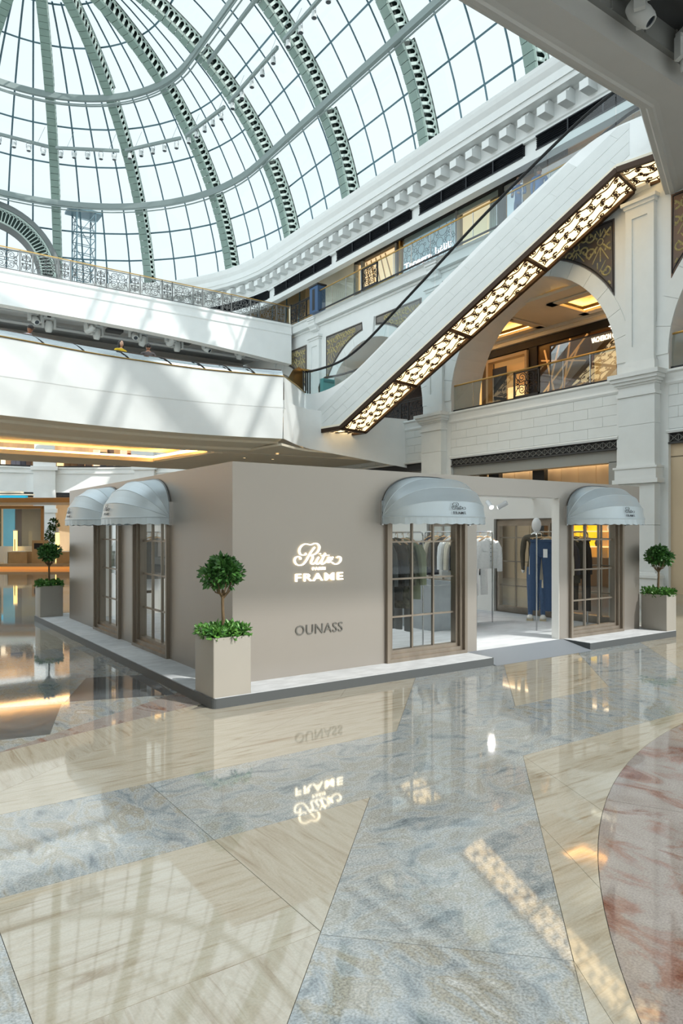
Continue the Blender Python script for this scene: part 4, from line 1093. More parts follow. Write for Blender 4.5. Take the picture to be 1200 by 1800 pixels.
awning((WX0,10.08,1.915),-PI/2,'silver dome awning on the pavilion side, nearer the corner')
awning((WX0,12.07,1.915),-PI/2,'silver dome awning on the pavilion side, farther from the corner')

# ---- topiary planters
def leaf_cloud(name, m, centres, n, size, seed, flat=0.35):
    rnd = random.Random(seed); b = MB()
    for i in range(n):
        c, r = rnd.choice(centres)
        while True:
            v = Vector((rnd.uniform(-1,1),rnd.uniform(-1,1),rnd.uniform(-1,1)))
            if 0.25 < v.length < 1: break
        v *= rnd.uniform(0.8,1.0)/max(v.length,0.55)*max(v.length,0.55)
        p = Vector((c[0]+v.x*r[0], c[1]+v.y*r[1], c[2]+v.z*r[2]))
        d = (v.normalized()+Vector((rnd.uniform(-1,1),rnd.uniform(-1,1),rnd.uniform(-0.6,0.9)))*0.9).normalized()
        u = d.cross(Vector((rnd.uniform(-1,1),rnd.uniform(-1,1),rnd.uniform(-1,1)))).normalized()
        L = size*rnd.uniform(0.7,1.3); w = L*0.30; nn = d.cross(u)
        b.add([p, p+d*L*0.45+u*w+nn*w*0.35, p+d*L, p+d*L*0.45-u*w+nn*w*0.35], [(0,1,2),(0,2,3)])
    return b.mesh(name, m, fix=False)
CROWN = leaf_cloud('crown_foliage', M_LEAF, [((0,0,0.60),(0.20,0.20,0.14)),((0.09,0.03,0.63),(0.14,0.14,0.12)),((-0.10,0.02,0.60),(0.13,0.14,0.12)),((0.0,-0.09,0.66),(0.13,0.12,0.12)),((0.02,0.08,0.66),(0.13,0.12,0.11)),((0,0,0.72),(0.12,0.12,0.08))], 1500, 0.058, 4)
UNDER = leaf_cloud('under_foliage', M_LEAF2, [((x,y,0.03),(0.09,0.09,0.07)) for x in (-0.15,0,0.15) for y in (-0.15,0,0.15)], 1100, 0.052, 9)
b = MB(); b.tube([(0,0,-0.05),(0.004,0,0.15),(-0.003,0.002,0.32),(0.0,0,0.45)],[0.018,0.017,0.016,0.015],8); TRUNK = b.mesh('trunk', M_BARK, smooth=True)
b = MB(); rnd = random.Random(2)
for k in range(11):
    a = 2*PI*k/11+rnd.uniform(-.2,.2); r = rnd.uniform(0.10,0.18); z = rnd.uniform(0.55,0.66)
    b.tube([(0,0,0.36+0.02*(k % 3)),(r*0.45*math.cos(a),r*0.45*math.sin(a),0.43),(r*math.cos(a),r*math.sin(a),z)],[0.010,0.007,0.004],5)
BRANCH = b.mesh('branch', M_BARK)
def planter(x0,x1,y0,y1,label,seed,hz=0.587):
    cx,cy = (x0+x1)/2,(y0+y1)/2
    t = thing('topiary_planter', label, 'potted tree', (cx,cy,PZ), 0, 'ball topiaries in champagne planters')
    w,d = (x1-x0)/2,(y1-y0)/2; b = MB()
    pl = rounded(-w,w,-d,d,0.012); n = len(pl); wi = [(x*0.955,y*0.955) for x,y in pl]
    b.add([(x,y,0.0) for x,y in pl]+[(x,y,hz) for x,y in pl]+[(x,y,hz) for x,y in wi]+[(x,y,hz-0.08) for x,y in wi],
          [(k*n+i,k*n+(i+1) % n,(k+1)*n+(i+1) % n,(k+1)*n+i) for k in range(3) for i in range(n)])
    b.build('box', M_PLANTER, t, smooth=True)
    MB().box(-w*0.95,w*0.95,-d*0.95,d*0.95,hz-0.09,hz-0.05).build('soil', M_SOIL, t)
    rz = seed*1.3
    tr = obj('trunk', TRUNK, t, (0,0,hz), (0,0,rz)); obj('branch', BRANCH, tr)
    obj('crown_foliage', CROWN, t, (0,0,hz), (0,0,rz)); obj('under_foliage', UNDER, t, (0,0,hz), (0,0,(seed % 4)*PI/2), (w/0.215,d/0.225,1))
    return t
planter(2.885,3.300,6.345,6.795,'ball topiary in champagne planter at the near corner of the pavilion',0)
planter(2.885,3.300,14.12,14.56,'ball topiary in planter at the far left corner of the pavilion platform',1)
planter(10.86,11.145,6.345,6.80,'ball topiary in planter at the right end of the pavilion front',2)
planter(10.86,11.145,14.12,14.56,'ball topiary in planter behind the pavilion, almost hidden at its right edge',3)
# ================================================================ INSIDE THE PAVILION
def skin_mesh(name, verts, edges, radii, sub=2):
    me = bpy.data.meshes.new(name+'_cage'); me.from_pydata(verts, edges, [])
    o = bpy.data.objects.new(name+'_cage', me); COL.objects.link(o)
    md = o.modifiers.new('skin','SKIN'); md.use_smooth_shade = True
    sv = me.skin_vertices[0].data
    for i,r in enumerate(radii): sv[i].radius = r if isinstance(r, tuple) else (r,r)
    sv[0].use_root = True
    s2 = o.modifiers.new('sub','SUBSURF'); s2.levels = sub; s2.render_levels = sub
    dg = bpy.context.evaluated_depsgraph_get(); ev = o.evaluated_get(dg)
    out = bpy.data.meshes.new_from_object(ev); out.name = name
    bpy.data.objects.remove(o); bpy.data.meshes.remove(me)
    return out
def person(label, loc, rz, top_rgb, leg_rgb, hair_rgb, skin=(196,150,120), h=1.74, pose='stand', hair='short', extra=None, cat='person', name='person', sleeves='long', shoe_rgb=(40,36,34), head_tilt=0.0):
    k = h/1.74
    t = thing(name, label, cat, loc, rz)
    # y- is the facing direction
    ar = {'stand':[(0.20,0.0,1.42),(0.235,0.02,1.14),(0.225,-0.04,0.90),(0.22,-0.06,0.80)],
          'phone':[(0.20,0.0,1.42),(0.235,0.0,1.16),(0.13,-0.22,1.10),(0.07,-0.27,1.13)],
          'lean':[(0.20,-0.02,1.42),(0.25,-0.10,1.20),(0.15,-0.30,1.13),(0.08,-0.34,1.13)]}[pose]
    V = [(0,0,0.95),(0,0.005,1.08),(0,0.0,1.22),(0,0.0,1.38),(0,0.0,1.47),(0,-0.01,1.53)]
    E = [(0,1),(1,2),(2,3),(3,4),(4,5)]
    Rr = [(0.155,0.105),(0.135,0.09),(0.155,0.10),(0.15,0.09),(0.062,0.058),(0.055,0.055)]
    for s in (-1,1):
        i = len(V); V += [(s*x,y,z) for x,y,z in ar]; E += [(3,i),(i,i+1),(i+1,i+2),(i+2,i+3)]; Rr += [0.062,0.048,0.036,(0.042,0.022)]
        i = len(V); V += [(s*0.09,0,0.88),(s*0.10,-0.01,0.50),(s*0.105,0.02,0.09),(s*0.11,-0.13,0.035)]; E += [(0,i),(i,i+1),(i+1,i+2),(i+2,i+3)]; Rr += [0.092,0.062,0.042,(0.04,0.03)]
    me = skin_mesh('body', [(x*k,y*k,z*k) for x,y,z in V], E, [tuple(q*k for q in r) if isinstance(r, tuple) else r*k for r in Rr])
    for nm,c in (('clothing top',top_rgb),('clothing legs',leg_rgb),('skin tone',skin),('shoe',shoe_rgb)):
        me.materials.append(mat(f'{nm} {c}', c, 0.8 if nm != 'skin tone' else 0.55, vary=0.08, scale=20))
    for p in me.polygons:
        c = p.center/k
        p.material_index = 3 if c.z < 0.085 else (1 if (c.z < 0.93 and abs(c.x) < 0.2) else (2 if (c.z > 1.475 or (c.z < (0.86 if pose == 'stand' else 0) and abs(c.x) > 0.2) or (pose != 'stand' and c.y < -0.235)) else 0))
    obj('body', me, t)
    # head with face
    hd = obj('head', None, t, (0,-0.015*k,1.52*k), (head_tilt,0,0))
    b = MB(); b.ball((0,0,0.11*k),(0.074*k,0.092*k,0.115*k),14,10); b.ball((0,-0.088*k,0.095*k),(0.012*k,0.018*k,0.02*k),6,5)
    for s in (-1,1): b.ball((s*0.075*k,0.005*k,0.10*k),(0.010*k,0.018*k,0.028*k),6,5)
    if name == 'person':
        b.build('face', mat(f'skin tone {skin}', skin, 0.55), hd, smooth='all')
        e = MB()
        for s in (-1,1): e.ball((s*0.030*k,-0.080*k,0.122*k),(0.011*k,0.008*k,0.006*k),6,4)
        e.build('eyes', M_BLACK, hd); e = MB(); e.ball((0,-0.083*k,0.055*k),(0.022*k,0.008*k,0.006*k),6,4); e.build('mouth', mat('lip', (150,84,76), 0.5), hd)
    if hair != 'bald':
        b = MB(); hm = mat(f'hair {hair_rgb}', hair_rgb, 0.5)
        b.ball((0,0.018*k,0.140*k),(0.083*k,0.092*k,0.098*k),14,8)
        if hair == 'long':
            for s in (-1,1): b.ball((s*0.070*k,0.015*k,0.05*k),(0.034*k,0.055*k,0.14*k),8,7)
            b.ball((0,0.06*k,0.04*k),(0.085*k,0.05*k,0.15*k),10,7)
        b.build('hair', hm, hd, smooth='all')
        if hair == 'cap':
            b = MB(); b.ball((0,0.0,0.165*k),(0.088*k,0.105*k,0.075*k),12,7); b.ball((0,-0.10*k,0.155*k),(0.06*k,0.06*k,0.012*k),10,5); b.build('cap', M_BLACK, hd, smooth='all')
    return t

def fab(name, rgb, rgb2=None, scale=30): return mat(name, rgb, 0.9, rgb2=rgb2, vary=0 if rgb2 else 0.035, scale=scale, bump=0.04)
F_BLACK = fab('black cloth', (34,35,38)); F_CHAR = fab('charcoal cloth', (48,52,52)); F_SLATE = fab('slate cloth', (70,76,78)); F_OLIVE = fab('olive check cloth', (46,48,40), (96,97,82), 16)
F_SAGE = fab('sage cloth', (142,151,124)); F_DENIM = fab('blue denim', (58,80,112)); F_WDEN = fab('white denim', (242,244,245)); F_CREAM = fab('cream knit', (214,204,182)); F_BROWN = fab('brown cloth', (68,61,53)); F_GREY = fab('grey cloth', (106,109,109)); F_NAVY = fab('navy cloth', (38,44,60)); F_LDEN = fab('pale denim', (150,166,184)); F_WOODH = mat('pale wood hanger', (206,170,126), 0.5)
def oval_loft(b, secs, n=12):
    """secs: (cx, cz, halfwidth, halfdepth)"""
    base = len(b.v)
    for cx,cz,w,d in secs:
        for k in range(n):
            a = 2*PI*k/n; b.v.append((cx+w*math.cos(a), d*math.sin(a), cz))
    for i in range(len(secs)-1):
        for k in range(n): b.f.append((base+i*n+k, base+i*n+(k+1) % n, base+(i+1)*n+(k+1) % n, base+(i+1)*n+k))
    b.f.append(tuple(base+k for k in range(n))); b.f.append(tuple(base+(len(secs)-1)*n+k for k in range(n)))
GC_ = {}
def garment_meshes(kind, m, L):
    key = (kind, m.name, round(L,2))
    if key in GC_: return GC_[key]
    parts = []
    if kind == 'top':
        b = MB(); oval_loft(b, [(0,-0.105,0.07,0.045),(0,-0.13,0.10,0.055),(0,-0.175,0.20,0.055),(0,-0.24,0.22,0.065),(0,-0.24-(L-0.3)*0.5,0.225,0.075),(0,-L,0.235,0.07)]); parts.append(('garment_body', b.mesh('garment_body', m, True)))
        for s in (-1,1):
            b = MB(); b.tube([(s*0.19,0,-0.19),(s*0.245,0,-0.30),(s*0.275,0.0,-0.48),(s*0.29,0,-0.24-0.48)],[0.055,0.07,0.06,0.048],8); parts.append(('sleeve', b.mesh('sleeve', m, True)))
        b = MB(); b.tube([(-0.075,0.02,-0.10),(0,0.05,-0.085),(0.075,0.02,-0.10),(0.03,-0.055,-0.15),(0,-0.06,-0.17),(-0.03,-0.055,-0.15)],0.018,5,closed=True); parts.append(('collar', b.mesh('collar', m, True)))
        if 'denim' in m.name:
            b = MB()
            for s in (-1,1):
                b.box(s*0.115-0.055,s*0.115+0.055,-0.082,-0.066,-0.36,-0.355); b.box(s*0.115-0.055,s*0.115+0.055,-0.085,-0.068,-0.345,-0.31)
            b.box(-0.012,0.012,-0.084,-0.07,-L+0.03,-0.17); parts.append(('pocket_flap', b.mesh('pocket_flap', m)))
            b = MB()
            for q in range(5): b.ball((0,-0.086,-0.22-q*0.075),0.008,6,4)
            parts.append(('button', b.mesh('button', M_INK)))
    else:
        b = MB(); oval_loft(b, [(0,-0.13,0.175,0.02),(0,-0.17,0.18,0.035),(0,-0.28,0.20,0.05),(0,-0.38,0.205,0.05),(0,-0.42,0.20,0.03)]); parts.append(('garment_body', b.mesh('garment_body', m, True)))
        for s in (-1,1):
            b = MB(); oval_loft(b, [(s*0.10,-0.36,0.102,0.05),(s*0.105,-0.48,0.098,0.05),(s*0.115,-0.75,0.085,0.045),(s*0.125,-L,0.085,0.04)]); parts.append(('trouser_leg', b.mesh('trouser_leg', m, True)))
        b = MB(); b.box(-0.18,0.18,-0.038,0.038,-0.165,-0.125); parts.append(('waistband', b.mesh('waistband', m)))
    b = MB(); b.tube(arc_h, 0.004, 5)
    if kind == 'top': b.tube([(-0.20,0,-0.17),(-0.1,0,-0.115),(0,0,-0.085),(0.1,0,-0.115),(0.20,0,-0.17)],[0.010,0.012,0.014,0.012,0.010],6)
    else: b.tube([(-0.19,0,-0.105),(0,0,-0.085),(0.19,0,-0.105)],[0.009,0.012,0.009],6); b.box(-0.155,-0.14,-0.01,0.01,-0.14,-0.10); b.box(0.14,0.155,-0.01,0.01,-0.14,-0.10)
    parts.append(('hanger', b.mesh('hanger', F_WOODH)))
    GC_[key] = parts
    return parts
arc_h = [(0.0,0,-0.09),(0.0,0,-0.045)]+[(0.018-0.018*math.cos(PI*1.25*i/8),0,-0.03+0.018*math.sin(PI*1.25*i/8)) for i in range(9)]
def garment(kind, m, L, loc, rz, label, group):
    t = thing('hanging_garment', label, 'garment', loc, rz, group)
    for nm,me in garment_meshes(kind,m,L): obj(nm, me, t)
    return t
def rack(p0, p1, h, label, legs=(0,1)):
    d = Vector(p1)-Vector(p0); L = d.length
    t = thing('clothes_rack', label, 'clothes rack', (p0[0],p0[1],PZ), math.atan2(d.y,d.x))
    r = 0.05
    MB().tube([(0,0,h-r),(0.015,0,h-0.015),(r,0,h),(L-r,0,h),(L-0.015,0,h-0.015),(L,0,h-r)],0.012,8).build('rail', M_STEEL, t, smooth=True)
    for k in legs: MB().tube([(k*L,0,0),(k*L,0,h-r+0.005)],0.012,8).build('leg', M_STEEL, t, smooth=True)
    return t
RH = 1.62; RZ = PZ+RH
rack((4.75,7.50),(6.62,7.50),RH,'steel clothes rack just inside the window beside the glowing sign')
C1 = [('trousers',F_BROWN,1.25,'brown trousers'),('top',F_LDEN,0.78,'pale denim shirt'),('top',F_BLACK,0.88,'black jacket'),('top',F_CHAR,0.92,'charcoal coat'),('top',F_SLATE,0.86,'slate shirt'),('trousers',F_SLATE,1.12,'slate trousers'),('top',F_CHAR,0.80,'short charcoal jacket'),('top',F_OLIVE,0.90,'olive checked shirt'),('trousers',F_GREY,1.18,'grey trousers'),('top',F_SAGE,0.80,'pale sage shirt')]
for i,(k,m,L,nm) in enumerate(C1):
    garment(k,m,L*1.15,(5.42+i*0.105,7.50,RZ),PI/2+0.12*math.sin(i*2.1),f'{nm} on the rack inside the window beside the glowing sign','clothes on the front rack')
rack((9.37,8.75),(9.37,10.55),RH,'steel clothes rack seen through the doorway with a white denim jacket')
C2 = [('top',F_WDEN,0.66,'white denim jacket facing the doorway'),('trousers',F_WDEN,1.15,'white trousers behind the white jacket'),('top',F_BLACK,0.80,'black shirt behind the white jacket'),('top',F_BLACK,0.75,'black jacket in the middle of the doorway rack'),('top',F_CREAM,0.75,'cream knit on the doorway rack'),('top',F_WDEN,0.85,'long white shirt on the doorway rack'),('top',F_BROWN,0.70,'brown top on the doorway rack'),('top',F_CREAM,0.68,'short cream top on the doorway rack'),('top',F_NAVY,0.85,'navy coat at the far end of the doorway rack')]
for i,(k,m,L,nm) in enumerate(C2):
    garment(k,m,L,(9.37,8.87+i*0.19,RZ),0.15*math.sin(i*1.7)-0.1,nm,'clothes on the doorway rack')
rack((9.20,7.62),(10.55,7.62),RH,'steel clothes rack with blue jeans beside the right doorway edge')
C3 = [('trousers',F_DENIM,1.30,'dark blue jeans with a white paper tag'),('top',F_CREAM,0.80,'cream sweater behind the blue jeans'),('top',F_CREAM,0.95,'long cream cardigan behind the blue jeans'),('top',F_NAVY,0.80,'navy top on the jeans rack'),('top',F_CHAR,0.86,'charcoal top on the jeans rack'),('top',F_BLACK,0.80,'black jacket on the jeans rack'),('trousers',F_BLACK,1.36,'black trousers at the end of the jeans rack')]
for i,(k,m,L,nm) in enumerate(C3):
    g = garment(k,m,L,(9.32+i*0.17,7.62,RZ),-PI/2+0.35-0.05*i,nm,'clothes on the jeans rack')
    if i == 0: MB().box(0.05,0.12,-0.062,-0.056,-0.42,-0.28).build('paper_tag', M_PLASTER, g)
rack((4.0,10.75),(4.0,12.75),RH,'steel clothes rack inside the side window nearer the corner')
C4 = [('top',F_GREY,0.75,'grey shirt'),('top',F_WDEN,0.95,'long white shirt'),('top',F_OLIVE,0.80,'olive patterned shirt'),('trousers',F_BROWN,1.05,'brown trousers'),('top',F_WDEN,0.7,'short white shirt'),('top',F_SAGE,0.75,'sage shirt')]
for i,(k,m,L,nm) in enumerate(C4):
    garment(k,m,L,(4.0,10.95+i*0.28,RZ),0.2*math.sin(i),nm+' on the rack inside the side window','clothes on the side rack')
# concrete counter, hollow on top
t = thing('display_counter', 'grey concrete box counter with a hollow top in the shop', 'counter', (7.75,8.52,PZ))
b = MB(); b.box(0,1.0,0,2.0,0,0.60); b.box(0,1.0,0,0.07,0.60,0.74); b.box(0,1.0,1.93,2.0,0.60,0.74); b.box(0,0.07,0.07,1.93,0.60,0.74); b.box(0.93,1.0,0.07,1.93,0.60,0.74)
b.build('body', mat('grey concrete', (158,164,168), 0.7, vary=0.08, scale=4), t)
MB().box(0.03,0.97,0.03,1.97,0,0.02).build('charcoal_base', M_PLATE, t)  # thin charcoal plate inside the counter foot
# mannequin
mq = person('white egg-headed mannequin in dark jacket, jeans and white sneakers behind the rack', (10.32,8.55,PZ), -0.9, (84,78,66), (84,110,146), (240,240,238), skin=(240,240,238), h=1.86, hair='bald', cat='mannequin', name='mannequin', shoe_rgb=(236,234,226))
MB().ball((0,0,0.12),(0.085,0.105,0.135),16,12).build('egg_head', mat('matte white mannequin', (240,240,240), 0.5), [c for c in mq.children if c.name.startswith('head')][0], smooth='all')
b = MB(); b.tube([(-0.09,-0.02,1.50),(0,0.05,1.56),(0.09,-0.02,1.50),(0.05,-0.09,1.40),(0.0,-0.115,1.30),(-0.05,-0.09,1.40)],0.022,6,closed=True); b.build('jacket_collar', F_BROWN, mq)
for s in (-1,1):
    b = MB(); b.ball((s*0.115,-0.06,0.05),(0.055,0.14,0.055),12,8); o = b.build('sneaker', mat('white leather', (240,238,232), 0.5), mq, smooth='all')
    b = MB(); b.box(s*0.115-0.056,s*0.115+0.056,-0.20,0.08,0.0,0.025); b.build('sole', mat('cream rubber', (214,200,168), 0.7), o)
# lighting bar with two tube spots
t = thing('lighting_bar', 'white lighting bar with tube spotlights above the shop interior', 'lamp', (0,0,0))
MB().box(WX0+0.14,WX1-0.14,8.9,8.98,2.36,2.42).build('bar', M_PAVIN, t)
MB().box(WX0+0.14,WX1-0.14,11.2,11.28,2.36,2.42).build('bar', M_PAVIN, t)
b = MB(); b.lathe([(0.045,0),(0.045,0.19)], n=12); TUBE = b.mesh('lamp_tube', mat('white lamp tube', (225,228,232), 0.35), True)
b = MB(); b.lathe([(0.040,-0.002),(0.0,-0.002)], n=12, cap=False); FACE = b.mesh('lamp_face', mat('lit lamp face', (255,252,245), 0.4, emit=(255,250,240), estr=9.0))
for x,y,rx,ry in ((9.55,8.94,-0.9,0.5),(9.72,8.94,0.9,0.7),(5.2,8.94,0.8,0.2),(6.9,8.94,-0.7,0.3),(5.4,11.24,0.6,0.2),(8.0,11.24,-0.6,0.2),(10.0,11.24,0.6,0.3)):
    o = obj('lamp_tube', TUBE, t, (x,y,2.17), (rx,ry,0)); obj('lamp_face', FACE, o)
    ld = bpy.data.lights.new('shop_spot','SPOT'); ld.energy = 34; ld.spot_size = 1.9; ld.spot_blend = 0.6; ld.color = (1.0,0.95,0.88); ld.shadow_soft_size = 0.05
    lo = bpy.data.objects.new('shop_spot', ld); COL.objects.link(lo); lo.parent = t; lo.location = (x,y,2.14); lo.rotation_euler = (rx*0.6,ry*0.6,0)
# ================================================================ UPPER GALLERY (level 2): rail, shops
SX = 19.6
def gx(y, z, d=0.0): return (SX-d, y, z)
def glass_rail(label, X, y0, y1, z0, z1, n, iron=None):
    t = thing('glass_balustrade', label, 'balustrade')
    MB().tube([(X,y0,z1),(X,y1,z1)], 0.032, 8).build('gold_rail', M_GOLD, t)
    MB().box(X-0.03,X+0.03,y0,y1,z0,z0+0.05).build('base_channel', M_IRON, t)
    for i in range(n):
        a = y0+(y1-y0)*i/n; c = y0+(y1-y0)*(i+1)/n
        if iron and a < iron[1]-0.1 and c > iron[0]+0.1: continue
        b = MB(); b.quad((X,a+0.008,z0+0.03),(X,c-0.008,z0+0.03),(X,c-0.008,z1-0.02),(X,a+0.008,z1-0.02)); b.build('glass_pane', G_RAIL, t, fix=False)
        MB().box(X-0.012,X+0.012,a-0.008,a+0.008,z0,z1-0.02).build('mullion', M_STEEL, t)
    if iron:
        a,c = iron; b = MB()
        b.box(X-0.03,X+0.03,a,a+0.05,z0,z1-0.03); b.box(X-0.03,X+0.03,c-0.05,c,z0,z1-0.03); b.box(X-0.03,X+0.03,a,c,z1-0.09,z1-0.05); b.box(X-0.03,X+0.03,a,c,z0+0.05,z0+0.10)
        p = b.build('iron_frame', M_IRON, t); g = MB()
        for cv in scroll_curves(c-a-0.1,z1-z0-0.2): g.tube([(X,a+0.05+x,z0+0.12+y) for x,y in cv], 0.016, 4, cap=False)
        g.build('iron_scroll', M_IRON, p)
    return t
glass_rail('upper gallery glass balustrade with gold rail and one black iron panel', 18.05, 13.3, 27.85, 12.12, 13.08, 13, (23.3,24.4))
# blue post at the corner
t = thing('display_post', 'dark blue square post beside the corner iron balustrade', 'post', (18.15,28.15,12.12))
MB().box(-0.22,0.22,-0.4,0.32,0,1.22).build('body', mat('blue metal post', (62,92,130), 0.35, metal=0.3), t); MB().box(-0.26,0.26,-0.44,0.36,1.22,1.30).build('cap', M_BLACK, t); MB().box(-0.225,-0.215,-0.14,0.08,0.1,1.1).build('slot', M_BLACK, t)
# shop wall, piers, fronts
up = thing('upper_shop_row', 'row of lit shopfronts behind the upper gallery rail', 'shopfront')
MB().box(SX+0.3,SX+0.4,0,40,12.08,14.7).build('shop_rear', M_WARMW, up)
MB().box(SX-0.1,SX+0.3,27.05,30.2,12.08,14.7).build('shop_wall', M_SOFFIT, up)
b = MB(); b.box(SX-0.06,SX+0.1,15.0,27.05,14.38,14.7); b.build('black_head', M_BLACK, up)
MB().box(SX-0.02,SX+0.06,16.9,23.4,14.2,14.38).build('grey_head', mat('grey shop head', (176,176,172), 0.5), up)
def post(y0,y1,m,d=0.06,name='shop_post'): MB().box(SX-d,SX+0.1,y0,y1,12.08,14.4).build(name, m, up)
GREYP = mat('grey shop post', (150,154,156), 0.4, metal=0.4)
for y in (27.0,26.45,23.95): post(y-0.06,y+0.06,GREYP)
post(23.62,23.72,M_GOLD); post(20.12,20.22,GREYP); post(17.72,17.95,M_BLACK,0.08); post(16.2,16.3,GREYP)
MB().box(SX+0.22,SX+0.29,24.0,27.0,12.1,14.4).build('lit_window_back', mat('warm lit display', (255,226,186), 0.6, emit=(255,210,160), estr=1.0, vary=0.1, scale=1.5), up)
b = MB()
for k in range(6): b.bar(gx(24.1+0.45*k,12.2,-0.12),gx(24.9+0.35*k,14.3,-0.12),0.05,0.03,(1,0,0))
b.bar(gx(24.0,13.0,-0.1),gx(27,13.0,-0.1),0.06,0.12); b.build('window_display_rail', M_GOLD, up)
# circle pattern screen
cs = MB().box(SX+0.06,SX+0.08,20.25,23.55,12.1,14.2).build('patterned_screen', mat('pale blue screen', (196,214,222), 0.5, emit=(196,214,222), estr=0.35), up)  # mild glow in the material stands in for shop lighting
b = MB(); rnd = random.Random(11); circ_ = []
for k in range(900):
    y = rnd.uniform(20.4,23.4); z = rnd.uniform(12.9,14.1); r = rnd.choice((0.26,0.2,0.14,0.09,0.06))
    if all(math.hypot(y-a,z-c) > r+q-0.005 for a,c,q in circ_): circ_.append((y,z,r))
for y,z,r in circ_: b.tube([gx(y+r*math.cos(a),z+r*math.sin(a),-0.05) for a in [2*PI*i/16 for i in range(16)]],0.012,4,closed=True)
b.build('circle_pattern', mat('slate line', (104,122,134), 0.5), cs)
# curtained window
MB().box(SX+0.24,SX+0.29,18.0,20.1,12.1,14.3).build('lit_window_back', mat('amber lit display', (250,224,184), 0.6, emit=(255,212,164), estr=0.8, vary=0.12, scale=1.2), up)
b = MB()
for i in range(12): b.tube([gx(18.0+0.05*i,14.3,-0.15-0.03*(i % 2)),gx(18.0+0.055*i,12.1,-0.15-0.03*(i % 2))],0.035,6)
b.build('curtain', M_CURTAIN, up, smooth='all')
# white panels and blue glass to the right
MB().box(SX+0.02,SX+0.06,16.9,17.6,12.1,14.3).build('white_panel', mat('lit white panel', (226,234,242), 0.5, emit=(226,236,246), estr=0.4), up); MB().box(SX+0.02,SX+0.06,10,16.2,12.1,14.3).build('pink_grey_display', mat('pale rose display', (222,208,208), 0.6, vary=0.15, scale=2, emit=(240,226,224), estr=0.4), up)  # both materials glow faintly in place of lamps in the shop
for y0,y1 in ((24.05,26.4),(26.5,26.95),(20.3,23.5),(18.0,20.1),(10.2,16.15)):
    b = MB(); b.quad(gx(y0,12.1,0.03),gx(y1,12.1,0.03),gx(y1,14.38,0.03),gx(y0,14.38,0.03)); b.build('shop_pane', G_RAIL, up, fix=False)
# shop name in Latin and Arabic letters
sg = thing('shop_name_sign', 'pink white lit shop name in Latin and Arabic letters behind the rail', 'sign', (SX-0.1,22.0,13.08))
M_PINK = mat('pink white lettering', (255,240,236), 0.5, emit=(255,226,218), estr=2.2)
text('latin_lettering','Tanagra',M_PINK,0.4,(0,0.42,0),(PI/2,0,-PI/2),sg,0.01,0.0,w=1.75,h=0.30)
text('arabic_lettering','\uFE8D\uFEAE\uFECF\uFE8E\uFEE7\uFE8E\uFE97',M_PINK,0.4,(0,-1.15,0.06),(PI/2,0,-PI/2),sg,0.01,0.0,w=0.95,h=0.34)
for y,x in ((29.4,18.75),(27.6,19.0),(31.2,18.9)):
    t = thing('recessed_downlight', {29.4:'small round downlight in the upper gallery ceiling beside the blue post',27.6:'small round downlight in the upper gallery ceiling beside the lit shop window',31.2:'small round downlight in the upper gallery ceiling above the iron corner'}[y], 'downlight', (x,y,14.69))
    MB().lathe([(0.07,0),(0.07,-0.01),(0.05,-0.01)], n=12, cap=False).build('rim', M_STEEL, t); MB().lathe([(0.05,-0.004),(0,-0.004)], n=12, cap=False).build('lamp', M_PANELL, t)

# ================================================================ MIDDLE GALLERY (level 1): rails in the arches, shops behind
glass_rail('glass balustrade with gold rail and black iron panel inside the open arch', 18.62, 12.36, 19.34, 6.24, 7.2, 7, (15.3,16.4))
glass_rail('glass balustrade with gold rail in the arch at the picture edge', 18.62, 3.8, 10.74, 6.24, 7.2, 7)
LX = 23.2
def lx(y, z, d=0.0): return (LX-d, y, z)
lo = thing('middle_shop_row', 'row of dark bronze luxury shopfronts seen through the arch', 'shopfront')
MB().box(LX+0.5,LX+0.6,0,40,6.1,10).build('shop_rear', M_DKBROWN, lo)
MB().box(LX-0.05,LX+0.2,0,40,9.38,9.72).build('black_fascia', M_BLACK, lo)
MB().box(LX-0.02,LX+0.2,19.18,19.62,6.1,9.4).build('black_pier', M_BLACK, lo)
# cream framed window with shelf lines
CR = mat('cream shop frame', (210,188,152), 0.5)
b = MB(); b.box(LX-0.14,LX+0.2,19.62,19.74,6.1,9.30); b.box(LX-0.14,LX+0.2,21.8,21.92,6.1,9.30); b.box(LX-0.14,LX+0.2,19.74,21.8,9.16,9.30); b.build('cream_frame', CR, lo)
MB().box(LX+0.28,LX+0.3,19.74,21.8,6.1,9.2).build('window_back', mat('amber shop interior', (196,150,92), 0.5, emit=(255,190,110), estr=0.22, vary=0.2, scale=1.2, stretch=(1,0.3,2)), lo)
b = MB()
for z in (7.3,7.9,8.5): b.box(LX+0.1,LX+0.28,19.8,21.2,z,z+0.04)
b.build('shelf', CR, lo)
MB().box(LX+0.05,LX+0.08,20.9,21.7,6.2,8.9).build('dark_display', mat('dark display', (52,48,44), 0.3), lo)
b = MB(); b.box(LX-0.02,LX+0.0,19.75,20.75,6.15,7.9); w_ = b.build('name_panel', mat('lit cream name panel', (255,226,170), 0.5, emit=(255,208,140), estr=0.9), lo)
text('name_lettering','IWC',mat('dark olive lettering',(70,66,40),0.6),0.3,(LX-0.03,20.3,6.95),(PI/2,0,-PI/2),lo,0.004,0.0,w=0.62,h=0.24)
text('small_lettering','SCHAFFHAUSEN',mat('dark olive lettering',(70,66,40),0.6),0.1,(LX-0.03,20.3,6.72),(PI/2,0,-PI/2),lo,0.004,0.0,w=0.62,h=0.05)
for y in (22.4,22.9,23.5): MB().box(LX-0.02,LX+0.1,y,y+0.25,6.1,9.3).build('amber_column', mat('amber lit column', (255,214,150), 0.5, emit=(255,196,118), estr=0.9), lo)
